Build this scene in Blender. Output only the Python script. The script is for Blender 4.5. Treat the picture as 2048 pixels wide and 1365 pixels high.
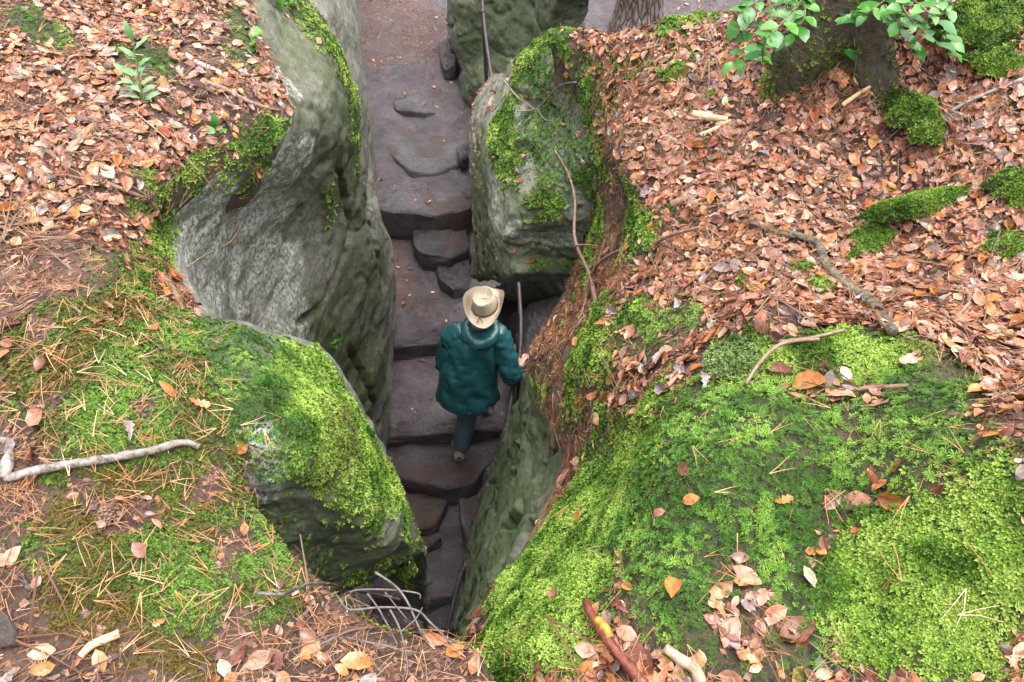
import bpy, bmesh, math, random
import numpy as np
from mathutils import Vector, Matrix
from mathutils.bvhtree import BVHTree

for o in list(bpy.data.objects):
    bpy.data.objects.remove(o, do_unlink=True)
SC = bpy.context.scene
COL = SC.collection
rng = np.random.default_rng(11)
random.seed(11)

# ------------------------------------------------------------------ camera, world, sun, exposure
FPX, EYE, PITCH = 1607.0, 1.55, math.radians(50)
cam = bpy.data.objects.new('camera', bpy.data.cameras.new('camera'))
COL.objects.link(cam)
cam.location = (0, 0, EYE)
cam.rotation_euler = (math.pi / 2 - PITCH, 0, 0)
cam.data.sensor_width = 36
cam.data.lens = 36 * FPX / 2048
cam.data.clip_start = 0.05
cam.data.clip_end = 500
SC.camera = cam

W = bpy.data.worlds.new('World')
SC.world = W
W.use_nodes = True
wn = W.node_tree
bg = wn.nodes['Background']
sky = wn.nodes.new('ShaderNodeTexSky')
sky.sky_type = 'NISHITA'
sky.sun_disc = False
sky.sun_elevation = math.radians(80)
sky.sun_rotation = math.radians(65)
sky.air_density = 1.0
sky.dust_density = 6.0
hs = wn.nodes.new('ShaderNodeHueSaturation')       # overcast: the blue is washed out by cloud
hs.inputs['Saturation'].default_value = 0.22
wn.links.new(sky.outputs[0], hs.inputs['Color'])
wn.links.new(hs.outputs[0], bg.inputs['Color'])
bg.inputs['Strength'].default_value = 0.15

sun = bpy.data.objects.new('sun', bpy.data.lights.new('sun', 'SUN'))
COL.objects.link(sun)
sun.data.energy = 1.5
sun.data.angle = math.radians(90)
sun.data.color = (1.0, 0.96, 0.9)
el, az = math.radians(80), math.radians(65)
sdir = Vector((math.sin(az) * math.cos(el), math.cos(az) * math.cos(el), math.sin(el)))
sun.rotation_euler = sdir.to_track_quat('Z', 'Y').to_euler()
sun.location = (0, 0, 12)

SC.view_settings.view_transform = 'Standard'
SC.view_settings.look = 'None'
SC.view_settings.gamma = 1
SC.view_settings.use_curve_mapping = False
SC.view_settings.exposure = 1.62
SC.render.engine = 'CYCLES'
SC.cycles.max_bounces = 8
SC.cycles.diffuse_bounces = 6

# ------------------------------------------------------------------ helpers
def ray(px, py):
    u, v = (px - 1024) / FPX, (682.5 - py) / FPX
    return np.array([u, math.cos(PITCH) + v * math.sin(PITCH), -math.sin(PITCH) + v * math.cos(PITCH)])

def un(px, py, z):
    d = ray(px, py)
    t = (z - EYE) / d[2]
    return np.array([0, 0, EYE]) + d * t

def hashn(ix, iy, iz, seed):
    h = (ix * 374761393 + iy * 668265263 + iz * 2147483647 + seed * 1274126177) & 0xffffffff
    h = ((h ^ (h >> 13)) * 1274126177) & 0xffffffff
    h = ((h ^ (h >> 16)) * 2246822519) & 0xffffffff
    return ((h ^ (h >> 15)) & 0xffff) / 65535.0

def vnoise(P, scale=1.0, seed=0):
    P = np.asarray(P, float) * scale + 1000.0
    I = np.floor(P).astype(np.int64)
    f = P - I
    f = f * f * f * (f * (f * 6 - 15) + 10)
    r = 0
    for dx in (0, 1):
        wx = f[..., 0] if dx else 1 - f[..., 0]
        for dy in (0, 1):
            wy = f[..., 1] if dy else 1 - f[..., 1]
            for dz in (0, 1):
                wz = f[..., 2] if dz else 1 - f[..., 2]
                r = r + wx * wy * wz * hashn(I[..., 0] + dx, I[..., 1] + dy, I[..., 2] + dz, seed)
    return r * 2 - 1

def fbm(P, scale=1.0, octv=4, seed=0, gain=0.5):
    a, s, r = 1.0, scale, 0
    for k in range(octv):
        r = r + a * vnoise(P, s, seed + k * 17)
        a *= gain
        s *= 2.03
    return r

def cr(A, n, axis=0):
    """resample control points along an axis with a Catmull-Rom spline"""
    A = np.moveaxis(np.asarray(A, float), axis, 0)
    m = len(A)
    t = np.linspace(0, m - 1, n)
    i = np.minimum(np.floor(t).astype(int), m - 2)
    f = (t - i).reshape((-1,) + (1,) * (A.ndim - 1))
    g = lambda k: A[np.clip(k, 0, m - 1)]
    p0, p1, p2, p3 = g(i - 1), g(i), g(i + 1), g(i + 2)
    r = 0.5 * (2 * p1 + (p2 - p0) * f + (2 * p0 - 5 * p1 + 4 * p2 - p3) * f ** 2 + (3 * p1 - p0 - 3 * p2 + p3) * f ** 3)
    return np.moveaxis(r, 0, axis)

def lin(A, n):
    A = np.asarray(A, float)
    t = np.linspace(0, len(A) - 1, n)
    i = np.minimum(np.floor(t).astype(int), len(A) - 2)
    f = (t - i)[:, None]
    return A[i] * (1 - f) + A[i + 1] * f

def gridnormals(G):
    a = np.gradient(G, axis=0)
    b = np.gradient(G, axis=1)
    n = np.cross(a, b)
    n /= np.maximum(np.linalg.norm(n, axis=2, keepdims=True), 1e-9)
    return n

def smooth(e0, e1, x):
    t = np.clip((x - e0) / (e1 - e0), 0, 1)
    return t * t * (3 - 2 * t)

def raw_mesh(name, V, F, attrs=None, smoothed=True):
    """F: (n,k) int array or list of such arrays"""
    if not isinstance(F, (list, tuple)):
        F = [F]
    F = [np.asarray(f, np.int32) for f in F if len(f)]
    V = np.asarray(V, np.float32).reshape(-1, 3)
    me = bpy.data.meshes.new(name)
    me.vertices.add(len(V))
    me.vertices.foreach_set('co', V.ravel())
    li = np.concatenate([f.ravel() for f in F])
    tot = np.concatenate([np.full(len(f), f.shape[1], np.int32) for f in F])
    st = np.concatenate([[0], np.cumsum(tot)[:-1]]).astype(np.int32)
    me.loops.add(len(li))
    me.loops.foreach_set('vertex_index', li)
    me.polygons.add(len(tot))
    me.polygons.foreach_set('loop_start', st)
    me.polygons.foreach_set('loop_total', tot)
    me.polygons.foreach_set('use_smooth', np.full(len(tot), smoothed))
    for k, a in (attrs or {}).items():
        at = me.color_attributes.new(k, 'FLOAT_COLOR', 'POINT')
        at.data.foreach_set('color', np.asarray(a, np.float32).ravel())
    me.update(calc_edges=True)
    return me

def obj(name, me, mat=None, parent=None):
    o = bpy.data.objects.new(name, me)
    COL.objects.link(o)
    if mat is not None and not me.materials:
        me.materials.append(mat)
    if parent is not None:
        o.parent = parent
    return o

def tag(o, label=None, cat=None, group=None, kind=None):
    if label: o['label'] = label
    if cat: o['category'] = cat
    if group: o['group'] = group
    if kind: o['kind'] = kind
    return o

def empty(name, loc):
    o = bpy.data.objects.new(name, None)
    COL.objects.link(o)
    o.location = loc
    o.empty_display_size = 0.05
    return o

def gridfaces(nr, nc, off=0):
    i = np.arange(nr * nc).reshape(nr, nc) + off
    return np.stack([i[:-1, :-1], i[1:, :-1], i[1:, 1:], i[:-1, 1:]], -1).reshape(-1, 4)

# ------------------------------------------------------------------ materials
MATS = {}
def nt_new(name):
    m = bpy.data.materials.new(name)
    m.use_nodes = True
    t = m.node_tree
    return m, t, t.nodes['Principled BSDF']

def N(t, typ, **kw):
    n = t.nodes.new(typ)
    for k, v in kw.items():
        if k in n.inputs.keys():
            n.inputs[k].default_value = v
        else:
            setattr(n, k, v)
    return n

def noise(t, scale, detail=5, rough=0.6, vec=None):
    n = N(t, 'ShaderNodeTexNoise', Scale=scale, Detail=detail, Roughness=rough)
    if vec is not None:
        t.links.new(vec, n.inputs['Vector'])
    return n.outputs['Fac']

def ramp(t, fac, stops):
    r = t.nodes.new('ShaderNodeValToRGB')
    e = r.color_ramp.elements
    while len(e) < len(stops):
        e.new(0.5)
    for el_, (p, c) in zip(e, stops):
        el_.position = p
        el_.color = (c[0], c[1], c[2], 1) if hasattr(c, '__len__') else (c, c, c, 1)
    t.links.new(fac, r.inputs[0])
    return r.outputs['Color']

def mix(t, fac, a, b, mode='MIX'):
    m = t.nodes.new('ShaderNodeMix')
    m.data_type = 'RGBA'
    m.blend_type = mode
    for sock, v in ((m.inputs['Factor'], fac), (m.inputs['A'], a), (m.inputs['B'], b)):
        if isinstance(v, (int, float)):
            sock.default_value = v
        elif isinstance(v, tuple):
            sock.default_value = (v[0], v[1], v[2], 1)
        else:
            t.links.new(v, sock)
    return m.outputs['Result']

def math_(t, op, a, b=0.0, clamp=True):
    m = N(t, 'ShaderNodeMath', operation=op, use_clamp=clamp)
    for s, v in ((m.inputs[0], a), (m.inputs[1], b)):
        if isinstance(v, (int, float)):
            s.default_value = v
        else:
            t.links.new(v, s)
    return m.outputs[0]

def bump(t, bsdf, height, strength=0.5, dist=0.01):
    b = N(t, 'ShaderNodeBump', Strength=strength, Distance=dist)
    t.links.new(height, b.inputs['Height'])
    t.links.new(b.outputs[0], bsdf.inputs['Normal'])

def coords(t):
    return N(t, 'ShaderNodeNewGeometry').outputs['Position']

def rock_mat(name, dark, light, alg, lich=(0.60, 0.63, 0.58), rough=0.62, strata=0.5, rugged=1.0):
    """alg / lichen / soil amounts come from the mesh attribute m: R moss film, G lichen, B soil, A wet"""
    m, t, b = nt_new(name)
    p = coords(t)
    at = N(t, 'ShaderNodeVertexColor', layer_name='m')
    sep = N(t, 'ShaderNodeSeparateColor')
    t.links.new(at.outputs['Color'], sep.inputs[0])
    mp = N(t, 'ShaderNodeMapping')
    mp.inputs['Scale'].default_value = (1, 1, 2.6)
    mp.inputs['Rotation'].default_value = (0.12, 0.2, 0)
    t.links.new(p, mp.inputs[0])
    n1 = noise(t, 3.0, 6, 0.65, p)
    n2 = noise(t, 5.0, 5, 0.6, mp.outputs[0])
    n3 = noise(t, 48, 7, 0.88, p)
    c = ramp(t, n1, [(0.32, dark), (0.7, light)])
    c = mix(t, strata, c, ramp(t, n2, [(0.35, 0.45), (0.62, 1.25)]), 'MULTIPLY')
    c = mix(t, 0.85, c, ramp(t, n3, [(0.36, 0.35), (0.5, 1.0), (0.62, 1.6)]), 'MULTIPLY')
    pits = ramp(t, noise(t, 26, 6, 0.75, p), [(0.30, 0.35), (0.42, 1.0)])
    c = mix(t, 0.7, c, pits, 'MULTIPLY')
    n4 = noise(t, 14, 6, 0.7, p)
    fa = math_(t, 'MULTIPLY', sep.outputs[0], ramp(t, n4, [(0.28, 0.35), (0.6, 1.0)]))
    n5 = noise(t, 40, 4, 0.7, p)
    ac = mix(t, ramp(t, n5, [(0.35, 0.0), (0.65, 1.0)]), tuple(x * 0.55 for x in alg), alg)
    c = mix(t, fa, c, ac)
    # lichen crust: thresholded fine noise, amount from attribute
    n6 = ramp(t, noise(t, 55, 7, 0.85, p), [(0.455, 0.03), (0.54, 1.0)])
    n6b = ramp(t, noise(t, 7, 6, 0.75, mp.outputs[0]), [(0.40, 0.05), (0.53, 1.0)])
    fl = math_(t, 'MULTIPLY', math_(t, 'MULTIPLY', n6, n6b), math_(t, 'MULTIPLY', sep.outputs[1], 3.0))
    c = mix(t, math_(t, 'MULTIPLY', fl, 0.92), c, lich)
    n7 = noise(t, 30, 5, 0.7, p)
    fs = math_(t, 'MULTIPLY', sep.outputs[2], ramp(t, n7, [(0.3, 0.4), (0.55, 1.0)]))
    c = mix(t, fs, c, (0.075, 0.045, 0.035))
    t.links.new(c, b.inputs['Base Color'])
    b.inputs['Roughness'].default_value = rough
    h = math_(t, 'ADD', math_(t, 'MULTIPLY', noise(t, 14, 9, 0.75, p), 1.0, False), math_(t, 'MULTIPLY', n3, 0.35, False), False)
    bump(t, b, h, 0.75, 0.035 * rugged)
    return m

M_ROCK = rock_mat('wet_sandstone', (0.12, 0.118, 0.095), (0.25, 0.245, 0.205), (0.075, 0.105, 0.03), strata=0.3)
M_ROCKG = rock_mat('algae_sandstone', (0.085, 0.093, 0.07), (0.21, 0.215, 0.165), (0.07, 0.115, 0.028), strata=0.6)
M_LEDGE = rock_mat('pale_green_sandstone', (0.12, 0.135, 0.10), (0.30, 0.315, 0.245), (0.085, 0.13, 0.035), strata=0.6)
M_STEP = rock_mat('trodden_stone', (0.050, 0.044, 0.049), (0.108, 0.095, 0.105), (0.05, 0.07, 0.03), rough=0.36, strata=0.2, rugged=1.7)
M_SLAB = rock_mat('grey_slab', (0.078, 0.071, 0.077), (0.135, 0.124, 0.133), (0.05, 0.07, 0.03), rough=0.42, strata=0.2, rugged=1.5)

def floor_mat():
    m, t, b = nt_new('forest_soil')
    p = coords(t)
    at = N(t, 'ShaderNodeVertexColor', layer_name='m')
    sep = N(t, 'ShaderNodeSeparateColor')
    t.links.new(at.outputs['Color'], sep.inputs[0])
    n1 = noise(t, 9, 6, 0.7, p)
    n2 = noise(t, 110, 4, 0.75, p)
    c = ramp(t, n1, [(0.35, (0.035, 0.02, 0.016)), (0.65, (0.12, 0.065, 0.045))])
    c = mix(t, 0.8, c, ramp(t, n2, [(0.3, 0.4), (0.7, 1.6)]), 'MULTIPLY')
    g = ramp(t, noise(t, 25, 5, 0.7, p), [(0.3, (0.018, 0.032, 0.008)), (0.7, (0.05, 0.085, 0.015))])
    c = mix(t, sep.outputs[0], c, g)
    c = mix(t, math_(t, 'MULTIPLY', sep.outputs[1], ramp(t, n1, [(0.4, 0.2), (0.6, 0.9)])), c, mix(t, n2, (0.10, 0.105, 0.075), (0.19, 0.185, 0.145)))
    t.links.new(c, b.inputs['Base Color'])
    b.inputs['Roughness'].default_value = 0.75
    bump(t, b, n2, 0.8, 0.02)
    return m
M_FLOOR = floor_mat()

def path_mat():
    m, t, b = nt_new('trodden_path')
    p = coords(t)
    at = N(t, 'ShaderNodeVertexColor', layer_name='m')
    sep = N(t, 'ShaderNodeSeparateColor')
    t.links.new(at.outputs['Color'], sep.inputs[0])
    n1 = noise(t, 5, 6, 0.7, p)
    n2 = noise(t, 70, 5, 0.8, p)
    n3 = noise(t, 190, 2, 0.5, p)
    c = ramp(t, n1, [(0.35, (0.075, 0.067, 0.075)), (0.66, (0.155, 0.138, 0.152))])
    c = mix(t, 0.8, c, ramp(t, n2, [(0.3, 0.45), (0.7, 1.5)]), 'MULTIPLY')
    deb = ramp(t, n3, [(0.60, 0.0), (0.68, 1.0)])
    deb = math_(t, 'MULTIPLY', deb, ramp(t, noise(t, 3.3, 4, 0.6, p), [(0.45, 0.05), (0.62, 0.9)]))
    c = mix(t, deb, c, (0.24, 0.15, 0.125))
    c = mix(t, sep.outputs[2], c, ramp(t, n2, [(0.3, (0.075, 0.045, 0.04)), (0.7, (0.22, 0.125, 0.10))]))
    t.links.new(c, b.inputs['Base Color'])
    b.inputs['Roughness'].default_value = 0.4
    bump(t, b, math_(t, 'ADD', n2, n1, False), 0.8, 0.04)
    return m
M_PATH = path_mat()

def attr_mat(name, rough=0.5, trans=0.0, vary=0.25, spec=0.5, nscale=150):
    m, t, b = nt_new(name)
    at = N(t, 'ShaderNodeVertexColor', layer_name='col')
    n = noise(t, nscale, 4, 0.7, coords(t))
    c = mix(t, 1.0, at.outputs['Color'], ramp(t, n, [(0.3, 1 - vary), (0.7, 1 + vary)]), 'MULTIPLY')
    t.links.new(c, b.inputs['Base Color'])
    b.inputs['Roughness'].default_value = rough
    b.inputs['Specular IOR Level'].default_value = spec
    return m
M_LEAFA = attr_mat('wet_leaf_litter', 0.28, vary=0.45, spec=0.5, nscale=90)
M_MOSSA = attr_mat('feather_moss', 0.7, vary=0.2, spec=0.2)
M_STARA = attr_mat('star_moss', 0.55, vary=0.15, spec=0.3)
M_NEEDA = attr_mat('pine_needles', 0.5, vary=0.2, spec=0.4)
M_SPECK = attr_mat('path_debris', 0.6, vary=0.2, spec=0.4)

def simple(name, c, rough=0.5, vary=0.3, scale=60, bstr=0.3, spec=0.5, c2=None, stretch=None, metal=0.0, bdist=0.005):
    if name in MATS:
        return MATS[name]
    m, t, b = nt_new(name)
    p = N(t, 'ShaderNodeTexCoord').outputs['Object']
    if stretch:
        mp = N(t, 'ShaderNodeMapping')
        mp.inputs['Scale'].default_value = stretch
        t.links.new(p, mp.inputs[0])
        p = mp.outputs[0]
    n = noise(t, scale, 5, 0.7, p)
    a = tuple(x * (1 - vary) for x in c)
    z = c2 or tuple(min(1, x * (1 + vary)) for x in c)
    col = ramp(t, n, [(0.35, a), (0.65, z)])
    t.links.new(col, b.inputs['Base Color'])
    b.inputs['Roughness'].default_value = rough
    b.inputs['Specular IOR Level'].default_value = spec
    b.inputs['Metallic'].default_value = metal
    bump(t, b, n, bstr, bdist)
    MATS[name] = m
    return m

# ------------------------------------------------------------------ terrain patches
PATCH = {}          # name -> dict(G, n, m, mat, seed)
def patch(name, ctrl, nr, nc, amp, scale, seed, mat, linear=False, bumps=(), oct_=5, extra=None, damp=None):
    C = np.asarray(ctrl, float)
    G = cr(C, nr, 0)
    G = cr(G, nc, 1)
    n = gridnormals(G)
    if (n * (np.array([0, 0, EYE]) - G)).sum(-1).mean() < 0:
        G = G[:, ::-1]
        n = -n[:, ::-1]
    for (bx, by, r, h) in bumps:
        d2 = (G[..., 0] - bx) ** 2 + (G[..., 1] - by) ** 2
        G[..., 2] += h * np.exp(-d2 / (r * r))
    G0 = G
    G = G + n * (fbm(G, scale, oct_, seed) * amp)[..., None]
    if extra is not None:
        G = extra(G, n)
    if damp is not None:                       # keep shared rims in register so no gap opens between neighbours
        k = damp(G0)[..., None]
        G = G0 * (1 - k) + G * k
    PATCH[name] = dict(G=G, m=np.zeros(G.shape[:2] + (4,)), mat=mat)
    return G

def groove(G, n, lines, width, depth):
    """weathered joints: cracks cut along polylines found on the surface itself"""
    nr_, nc_ = G.shape[:2]
    bv_ = BVHTree.FromPolygons(G.reshape(-1, 3).tolist(), gridfaces(nr_, nc_).tolist())
    for L in lines:
        pts = []
        for px, py in cr(np.array(L, float), 40):
            r_ = bv_.ray_cast(Vector((0, 0, EYE)), Vector(ray(px, py)).normalized())
            if r_[0] is not None:
                pts.append(np.array(r_[0]))
        d = np.full((nr_, nc_), 1e9)
        for a_, b_ in zip(pts[:-1], pts[1:]):
            if np.linalg.norm(b_ - a_) > .5:
                continue
            for f_ in (0, .33, .66):
                d = np.minimum(d, ((G - (a_ * (1 - f_) + b_ * f_)) ** 2).sum(-1))
        d = np.sqrt(d) * (1 + .4 * vnoise(G, 11, 97))
        G = G - n * (depth * smooth(width, width * .15, d))[..., None]
    return G

def rim_damp(rim, r):
    rim = np.array(cr(np.array(rim), 160))
    def f(G0):
        d = np.full(G0.shape[:2], 1e9)
        for q in rim:
            d = np.minimum(d, ((G0 - q) ** 2).sum(-1))
        return smooth(0, r, np.sqrt(d))
    return f

def P(rows):
    return [[un(*q) for q in r] for r in rows]

# left forest floor on the rock top
rows = [
 [(-420,-130,.35),(0,-130,.25),(250,-120,.15),(470,-110,.05)],
 [(-350,60,.30),(0,60,.20),(250,60,.10),(500,60,0)],
 [(-320,220,.25),(0,220,.15),(280,220,.05),(562,228,-.1)],
 [(-300,340,.25),(0,340,.12),(250,340,.02),(455,325,-.14)],
 [(-300,395,.22),(0,395,.11),(225,395,.01),(400,385,-.17)],
 [(-300,450,.2),(0,450,.1),(200,450,0),(345,445,-.2)],
 [(-300,560,.2),(0,560,.1),(180,560,.05),(345,555,-.25)],
 [(-250,660,.2),(0,660,.12),(200,660,.1),(395,648,-.12)],
 [(-250,780,.2),(0,780,.12),(200,780,.12),(450,780,.02)],
 [(-250,900,.2),(0,900,.12),(200,900,.12),(465,890,-.02)],
 [(-220,1010,.15),(0,1010,.1),(250,1000,.08),(475,990,-.05)],
 [(-220,1110,.15),(0,1110,.1),(300,1110,.08),(560,1100,-.05)],
 [(-220,1190,.1),(0,1190,.08),(350,1190,.05),(645,1185,-.06)],
 [(-200,1255,.1),(0,1255,.06),(400,1250,.03),(735,1252,-.08)],
 [(-200,1310,.1),(0,1310,.05),(400,1310,.02),(915,1305,-.08)],
 [(-150,1500,.1),(0,1500,.05),(500,1500,.0),(960,1500,-.05)]]
C = P(rows)
C = [[q + np.array([0, d_, .07 * d_]) for q in C[0]] for d_ in (2.2, 1.2, .5)] + C + [[q + np.array([0, d_, 0]) for q in C[-1]] for d_ in (-.12, -.35, -.8, -1.6)]
for r in C:
    r.insert(0, r[0] + np.array([-1.1, 0, .12]))
    r.insert(0, r[0] + np.array([-3.5, 0, .3]))
LRIM = [r[-1].copy() for r in C]
for r in C:
    e = r[-1]
    r.append(e + np.array([-0.02, 0.0, -0.06]))
    r.append(e + np.array([-0.16, -0.06, -0.25]))
patch('forest_floor_left', C, 310, 190, 0.035, 3.0, 3, M_FLOOR, damp=rim_damp(LRIM, .18))

# right forest floor
rows = [
 [(1105,85,-.25),(1170,72,-.1),(1300,66,0),(1500,30,.1),(1750,-70,.25),(2350,-110,.5)],
 [(1155,190,-.33),(1192,195,-.18),(1300,200,0),(1500,200,.05),(1750,180,.15),(2350,150,.4)],
 [(1195,325,-.36),(1228,330,-.22),(1285,340,-.08),(1500,350,0),(1750,340,.05),(2350,330,.3)],
 [(1185,450,-.72),(1225,450,-.44),(1290,460,-.18),(1500,470,-.02),(1750,470,0),(2350,470,.25)],
 [(1140,585,-.98),(1190,585,-.66),(1265,590,-.28),(1500,590,-.05),(1750,590,0),(2350,590,.2)],
 [(1064,715,-1.2),(1125,700,-.85),(1205,680,-.42),(1450,690,-.05),(1750,690,.02),(2350,690,.2)],
 [(1088,805,-1.15),(1140,800,-.85),(1200,800,-.48),(1400,800,0),(1750,800,.08),(2350,800,.2)],
 [(1130,925,-.95),(1165,930,-.72),(1235,920,-.36),(1400,930,.04),(1700,930,.1),(2300,930,.25)],
 [(1062,1095,-.85),(1130,1060,-.48),(1225,1060,-.18),(1400,1060,.05),(1700,1060,.08),(2200,1060,.25)],
 [(985,1200,-.8),(1060,1195,-.42),(1180,1195,-.1),(1400,1200,.08),(1700,1200,.08),(2200,1200,.25)],
 [(926,1300,-.75),(1020,1300,-.36),(1150,1320,-.05),(1400,1330,.08),(1700,1330,.08),(2200,1330,.2)],
 [(930,1520,-.6),(1020,1520,-.3),(1150,1520,0),(1400,1520,.08),(1700,1520,.1),(2100,1520,.2)]]
C = P(rows)
C = C + [[q + np.array([0, d_, 0]) for q in C[-1]] for d_ in (-.12, -.35, -.8, -1.6)]
for r in C:
    r.append(r[-1] + np.array([1.2, 0, .15]))
    r.append(r[-1] + np.array([3.5, 0, .4]))
RRIM = [r[0].copy() for r in C]
sh_ = [.3, .2, .1, 0, 0, 0, 0, 0]
back = [q + np.array([k, .22 - .25 * (k > .2), -.7]) for q, k in zip(C[0], sh_)]
back2 = [q + np.array([k * 1.3, .25 - .3 * (k > .2), -2.6]) for q, k in zip(C[0], sh_)]
C = [back2, back] + C
for r in C:
    e = r[0]
    r.insert(0, e + np.array([0.02, 0.0, -0.06]))
    r.insert(0, e + np.array([0.16, 0.0, -0.5]))
bp = []
for (px, py, z, r, h) in [(1950, 1130, .1, .26, .13), (2080, 1000, .2, .25, .10), (1640, 740, 0, .20, .07), (1500, 720, -.05, .08, .09),
                          (1800, 740, .05, .22, .08), (1700, 120, .15, .28, .16), (1400, 950, .05, .2, .05), (1180, 670, -.5, .07, .05)]:
    q = un(px, py, z)
    bp.append((q[0], q[1], r, h))
patch('forest_floor_right', C, 310, 220, 0.03, 3.2, 5, M_FLOOR, bumps=bp, damp=rim_damp(RRIM, .15))

# left rock wall
def strata_cut(freq, depth, tilt=(0.1, 0.25)):
    def f(G, n):
        s = (G[..., 2] + tilt[0] * G[..., 0] + tilt[1] * G[..., 1]) * freq + 0.7 * fbm(G, 1.7, 3, 91)
        w = np.abs(((s % 1.0) - 0.5) * 2)
        cut = smooth(0.82, 1.0, w) * (0.4 + 0.6 * (vnoise(G, 2.3, 7) > -0.1))
        rg = .5 - np.abs(fbm(G * np.array([1, 1, 1.6]), 5.5, 3, 93))
        return G - n * (cut * depth - rg * .006 - fbm(G, 22, 3, 95) * .005)[..., None]
    return f
rows = [
 [(470,-110,.055),(545,-110,-.1),(620,-110,-.3),(672,-110,-.7),(690,-110,-1.5),(690,-110,-2.7)],
 [(500,60,.005),(580,60,-.12),(660,55,-.28),(703,75,-.7),(708,85,-1.5),(700,90,-3.0)],
 [(562,228,-.095),(620,222,-.22),(690,205,-.42),(730,215,-.9),(738,240,-1.8),(728,250,-3.3)],
 [(455,325,-.135),(590,340,-.38),(690,335,-.75),(735,360,-1.3),(752,400,-2.2),(745,410,-3.5)],
 [(400,385,-.165),(545,400,-.48),(660,400,-.87),(738,425,-1.48),(768,455,-2.4),(760,465,-3.6)],
 [(345,445,-.195),(500,470,-.58),(630,470,-1.0),(735,480,-1.65),(783,505,-2.6),(778,520,-3.7)],
 [(345,555,-.245),(470,590,-.72),(620,600,-1.25),(725,610,-1.95),(784,630,-2.9),(780,650,-3.9)],
 [(395,648,-.115),(500,690,-.95),(630,720,-1.6),(720,740,-2.4),(782,780,-3.4),(776,800,-4.05)],
 [(410,760,-.35),(540,830,-1.3),(650,860,-2.1),(710,880,-2.9),(772,925,-3.8),(762,950,-4.4)],
 [(440,900,-.5),(570,990,-1.7),(660,1000,-2.5),(710,1020,-3.3),(755,1070,-4.1),(750,1090,-4.7)],
 [(500,1050,-.6),(600,1110,-2.0),(670,1130,-2.8),(715,1150,-3.6),(745,1200,-4.4),(740,1230,-4.9)],
 [(600,1180,-.7),(650,1225,-2.2),(700,1245,-3.0),(730,1270,-3.8),(745,1310,-4.6),(740,1340,-5.1)],
 [(680,1350,-.7),(720,1380,-2.3),(740,1400,-3.2),(745,1420,-3.9),(760,1450,-4.6),(750,1480,-5.1)]]
patch('rock_wall_left', P(rows), 330, 190, 0.05, 1.5, 8, M_ROCK, extra=lambda G, n: groove(strata_cut(1.3, 0.012)(G, n), n, [[(690,250),(680,340),(695,420),(690,500),(650,600),(600,650)], [(730,350),(735,430),(760,520)], [(640,330),(600,420),(560,520)], [(700,700),(740,780),(760,860)]], .035, .05), damp=rim_damp(LRIM, .2))

# overhanging mossy boulder in front on the left
rows = [
 [(385,640,-.15),(430,760,.03),(465,885,-.01),(472,940,-.08),(474,985,-.16)],
 [(490,655,-.16),(520,780,.0),(532,915,-.06),(530,1000,-.22),(532,1070,-.42)],
 [(590,690,-.25),(612,820,-.1),(605,950,-.17),(598,1060,-.42),(600,1150,-.66)],
 [(670,768,-.4),(685,880,-.26),(665,1000,-.32),(658,1100,-.6),(660,1187,-.86)],
 [(745,885,-.58),(748,970,-.47),(742,1060,-.52),(735,1115,-.72),(735,1166,-.96)],
 [(797,1000,-.78),(806,1045,-.72),(812,1085,-.76),(812,1105,-.84),(808,1122,-.98)],
 [(822,1085,-.92),(824,1095,-.92),(824,1103,-.94),(822,1110,-.97),(818,1118,-1.02)]]
C = P(rows)
for k, r in enumerate(C):
    b0 = r[0]; e = r[-1]
    r.insert(0, b0 + np.array([0.03, 0.05, -0.14]))
    r.insert(0, b0 + np.array([-0.02, 0.04, -0.75]))
    r.append(e + np.array([-0.04, 0.12, -0.05]))
    r.append(e + np.array([-0.12, 0.45, -0.25]))
    r.append(e + np.array([-0.3, 0.6, -0.9]))
tip = [q + np.array([-0.03, 0.02, -0.16]) for q in C[-1]]
tip2 = [q * 0 + np.mean(tip, 0) + np.array([-.12, .1, -.2]) for q in tip]
C = C + [tip, tip2]
patch('mossy_boulder', C, 190, 260, 0.02, 3.5, 21, M_ROCKG, extra=strata_cut(4.0, 0.018, (0.3, 0.1)))

# right rock wall beside the lower steps
rows = [
 [(1140,585,-.975),(1145,595,-1.5),(1145,605,-2.2),(1140,620,-3.0),(1130,640,-3.9)],
 [(1064,715,-1.195),(1078,716,-1.5),(1086,718,-2.2),(1088,720,-3.0),(1080,725,-4.0)],
 [(1088,805,-1.145),(1060,806,-1.6),(1042,818,-2.2),(1030,840,-3.0),(1016,855,-4.1)],
 [(1130,925,-.945),(1070,925,-1.5),(1022,920,-2.1),(998,930,-3.0),(985,945,-4.3)],
 [(1062,1095,-.845),(1015,1080,-1.5),(975,1068,-2.2),(955,1060,-3.1),(946,1055,-4.5)],
 [(985,1200,-.795),(966,1190,-1.5),(945,1175,-2.3),(936,1160,-3.2),(932,1150,-4.6)],
 [(926,1300,-.745),(925,1290,-1.4),(923,1280,-2.3),(921,1270,-3.2),(918,1260,-4.8)],
 [(930,1520,-.6),(910,1480,-1.4),(905,1450,-2.3),(900,1420,-3.2),(900,1390,-5.0)]]
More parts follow.
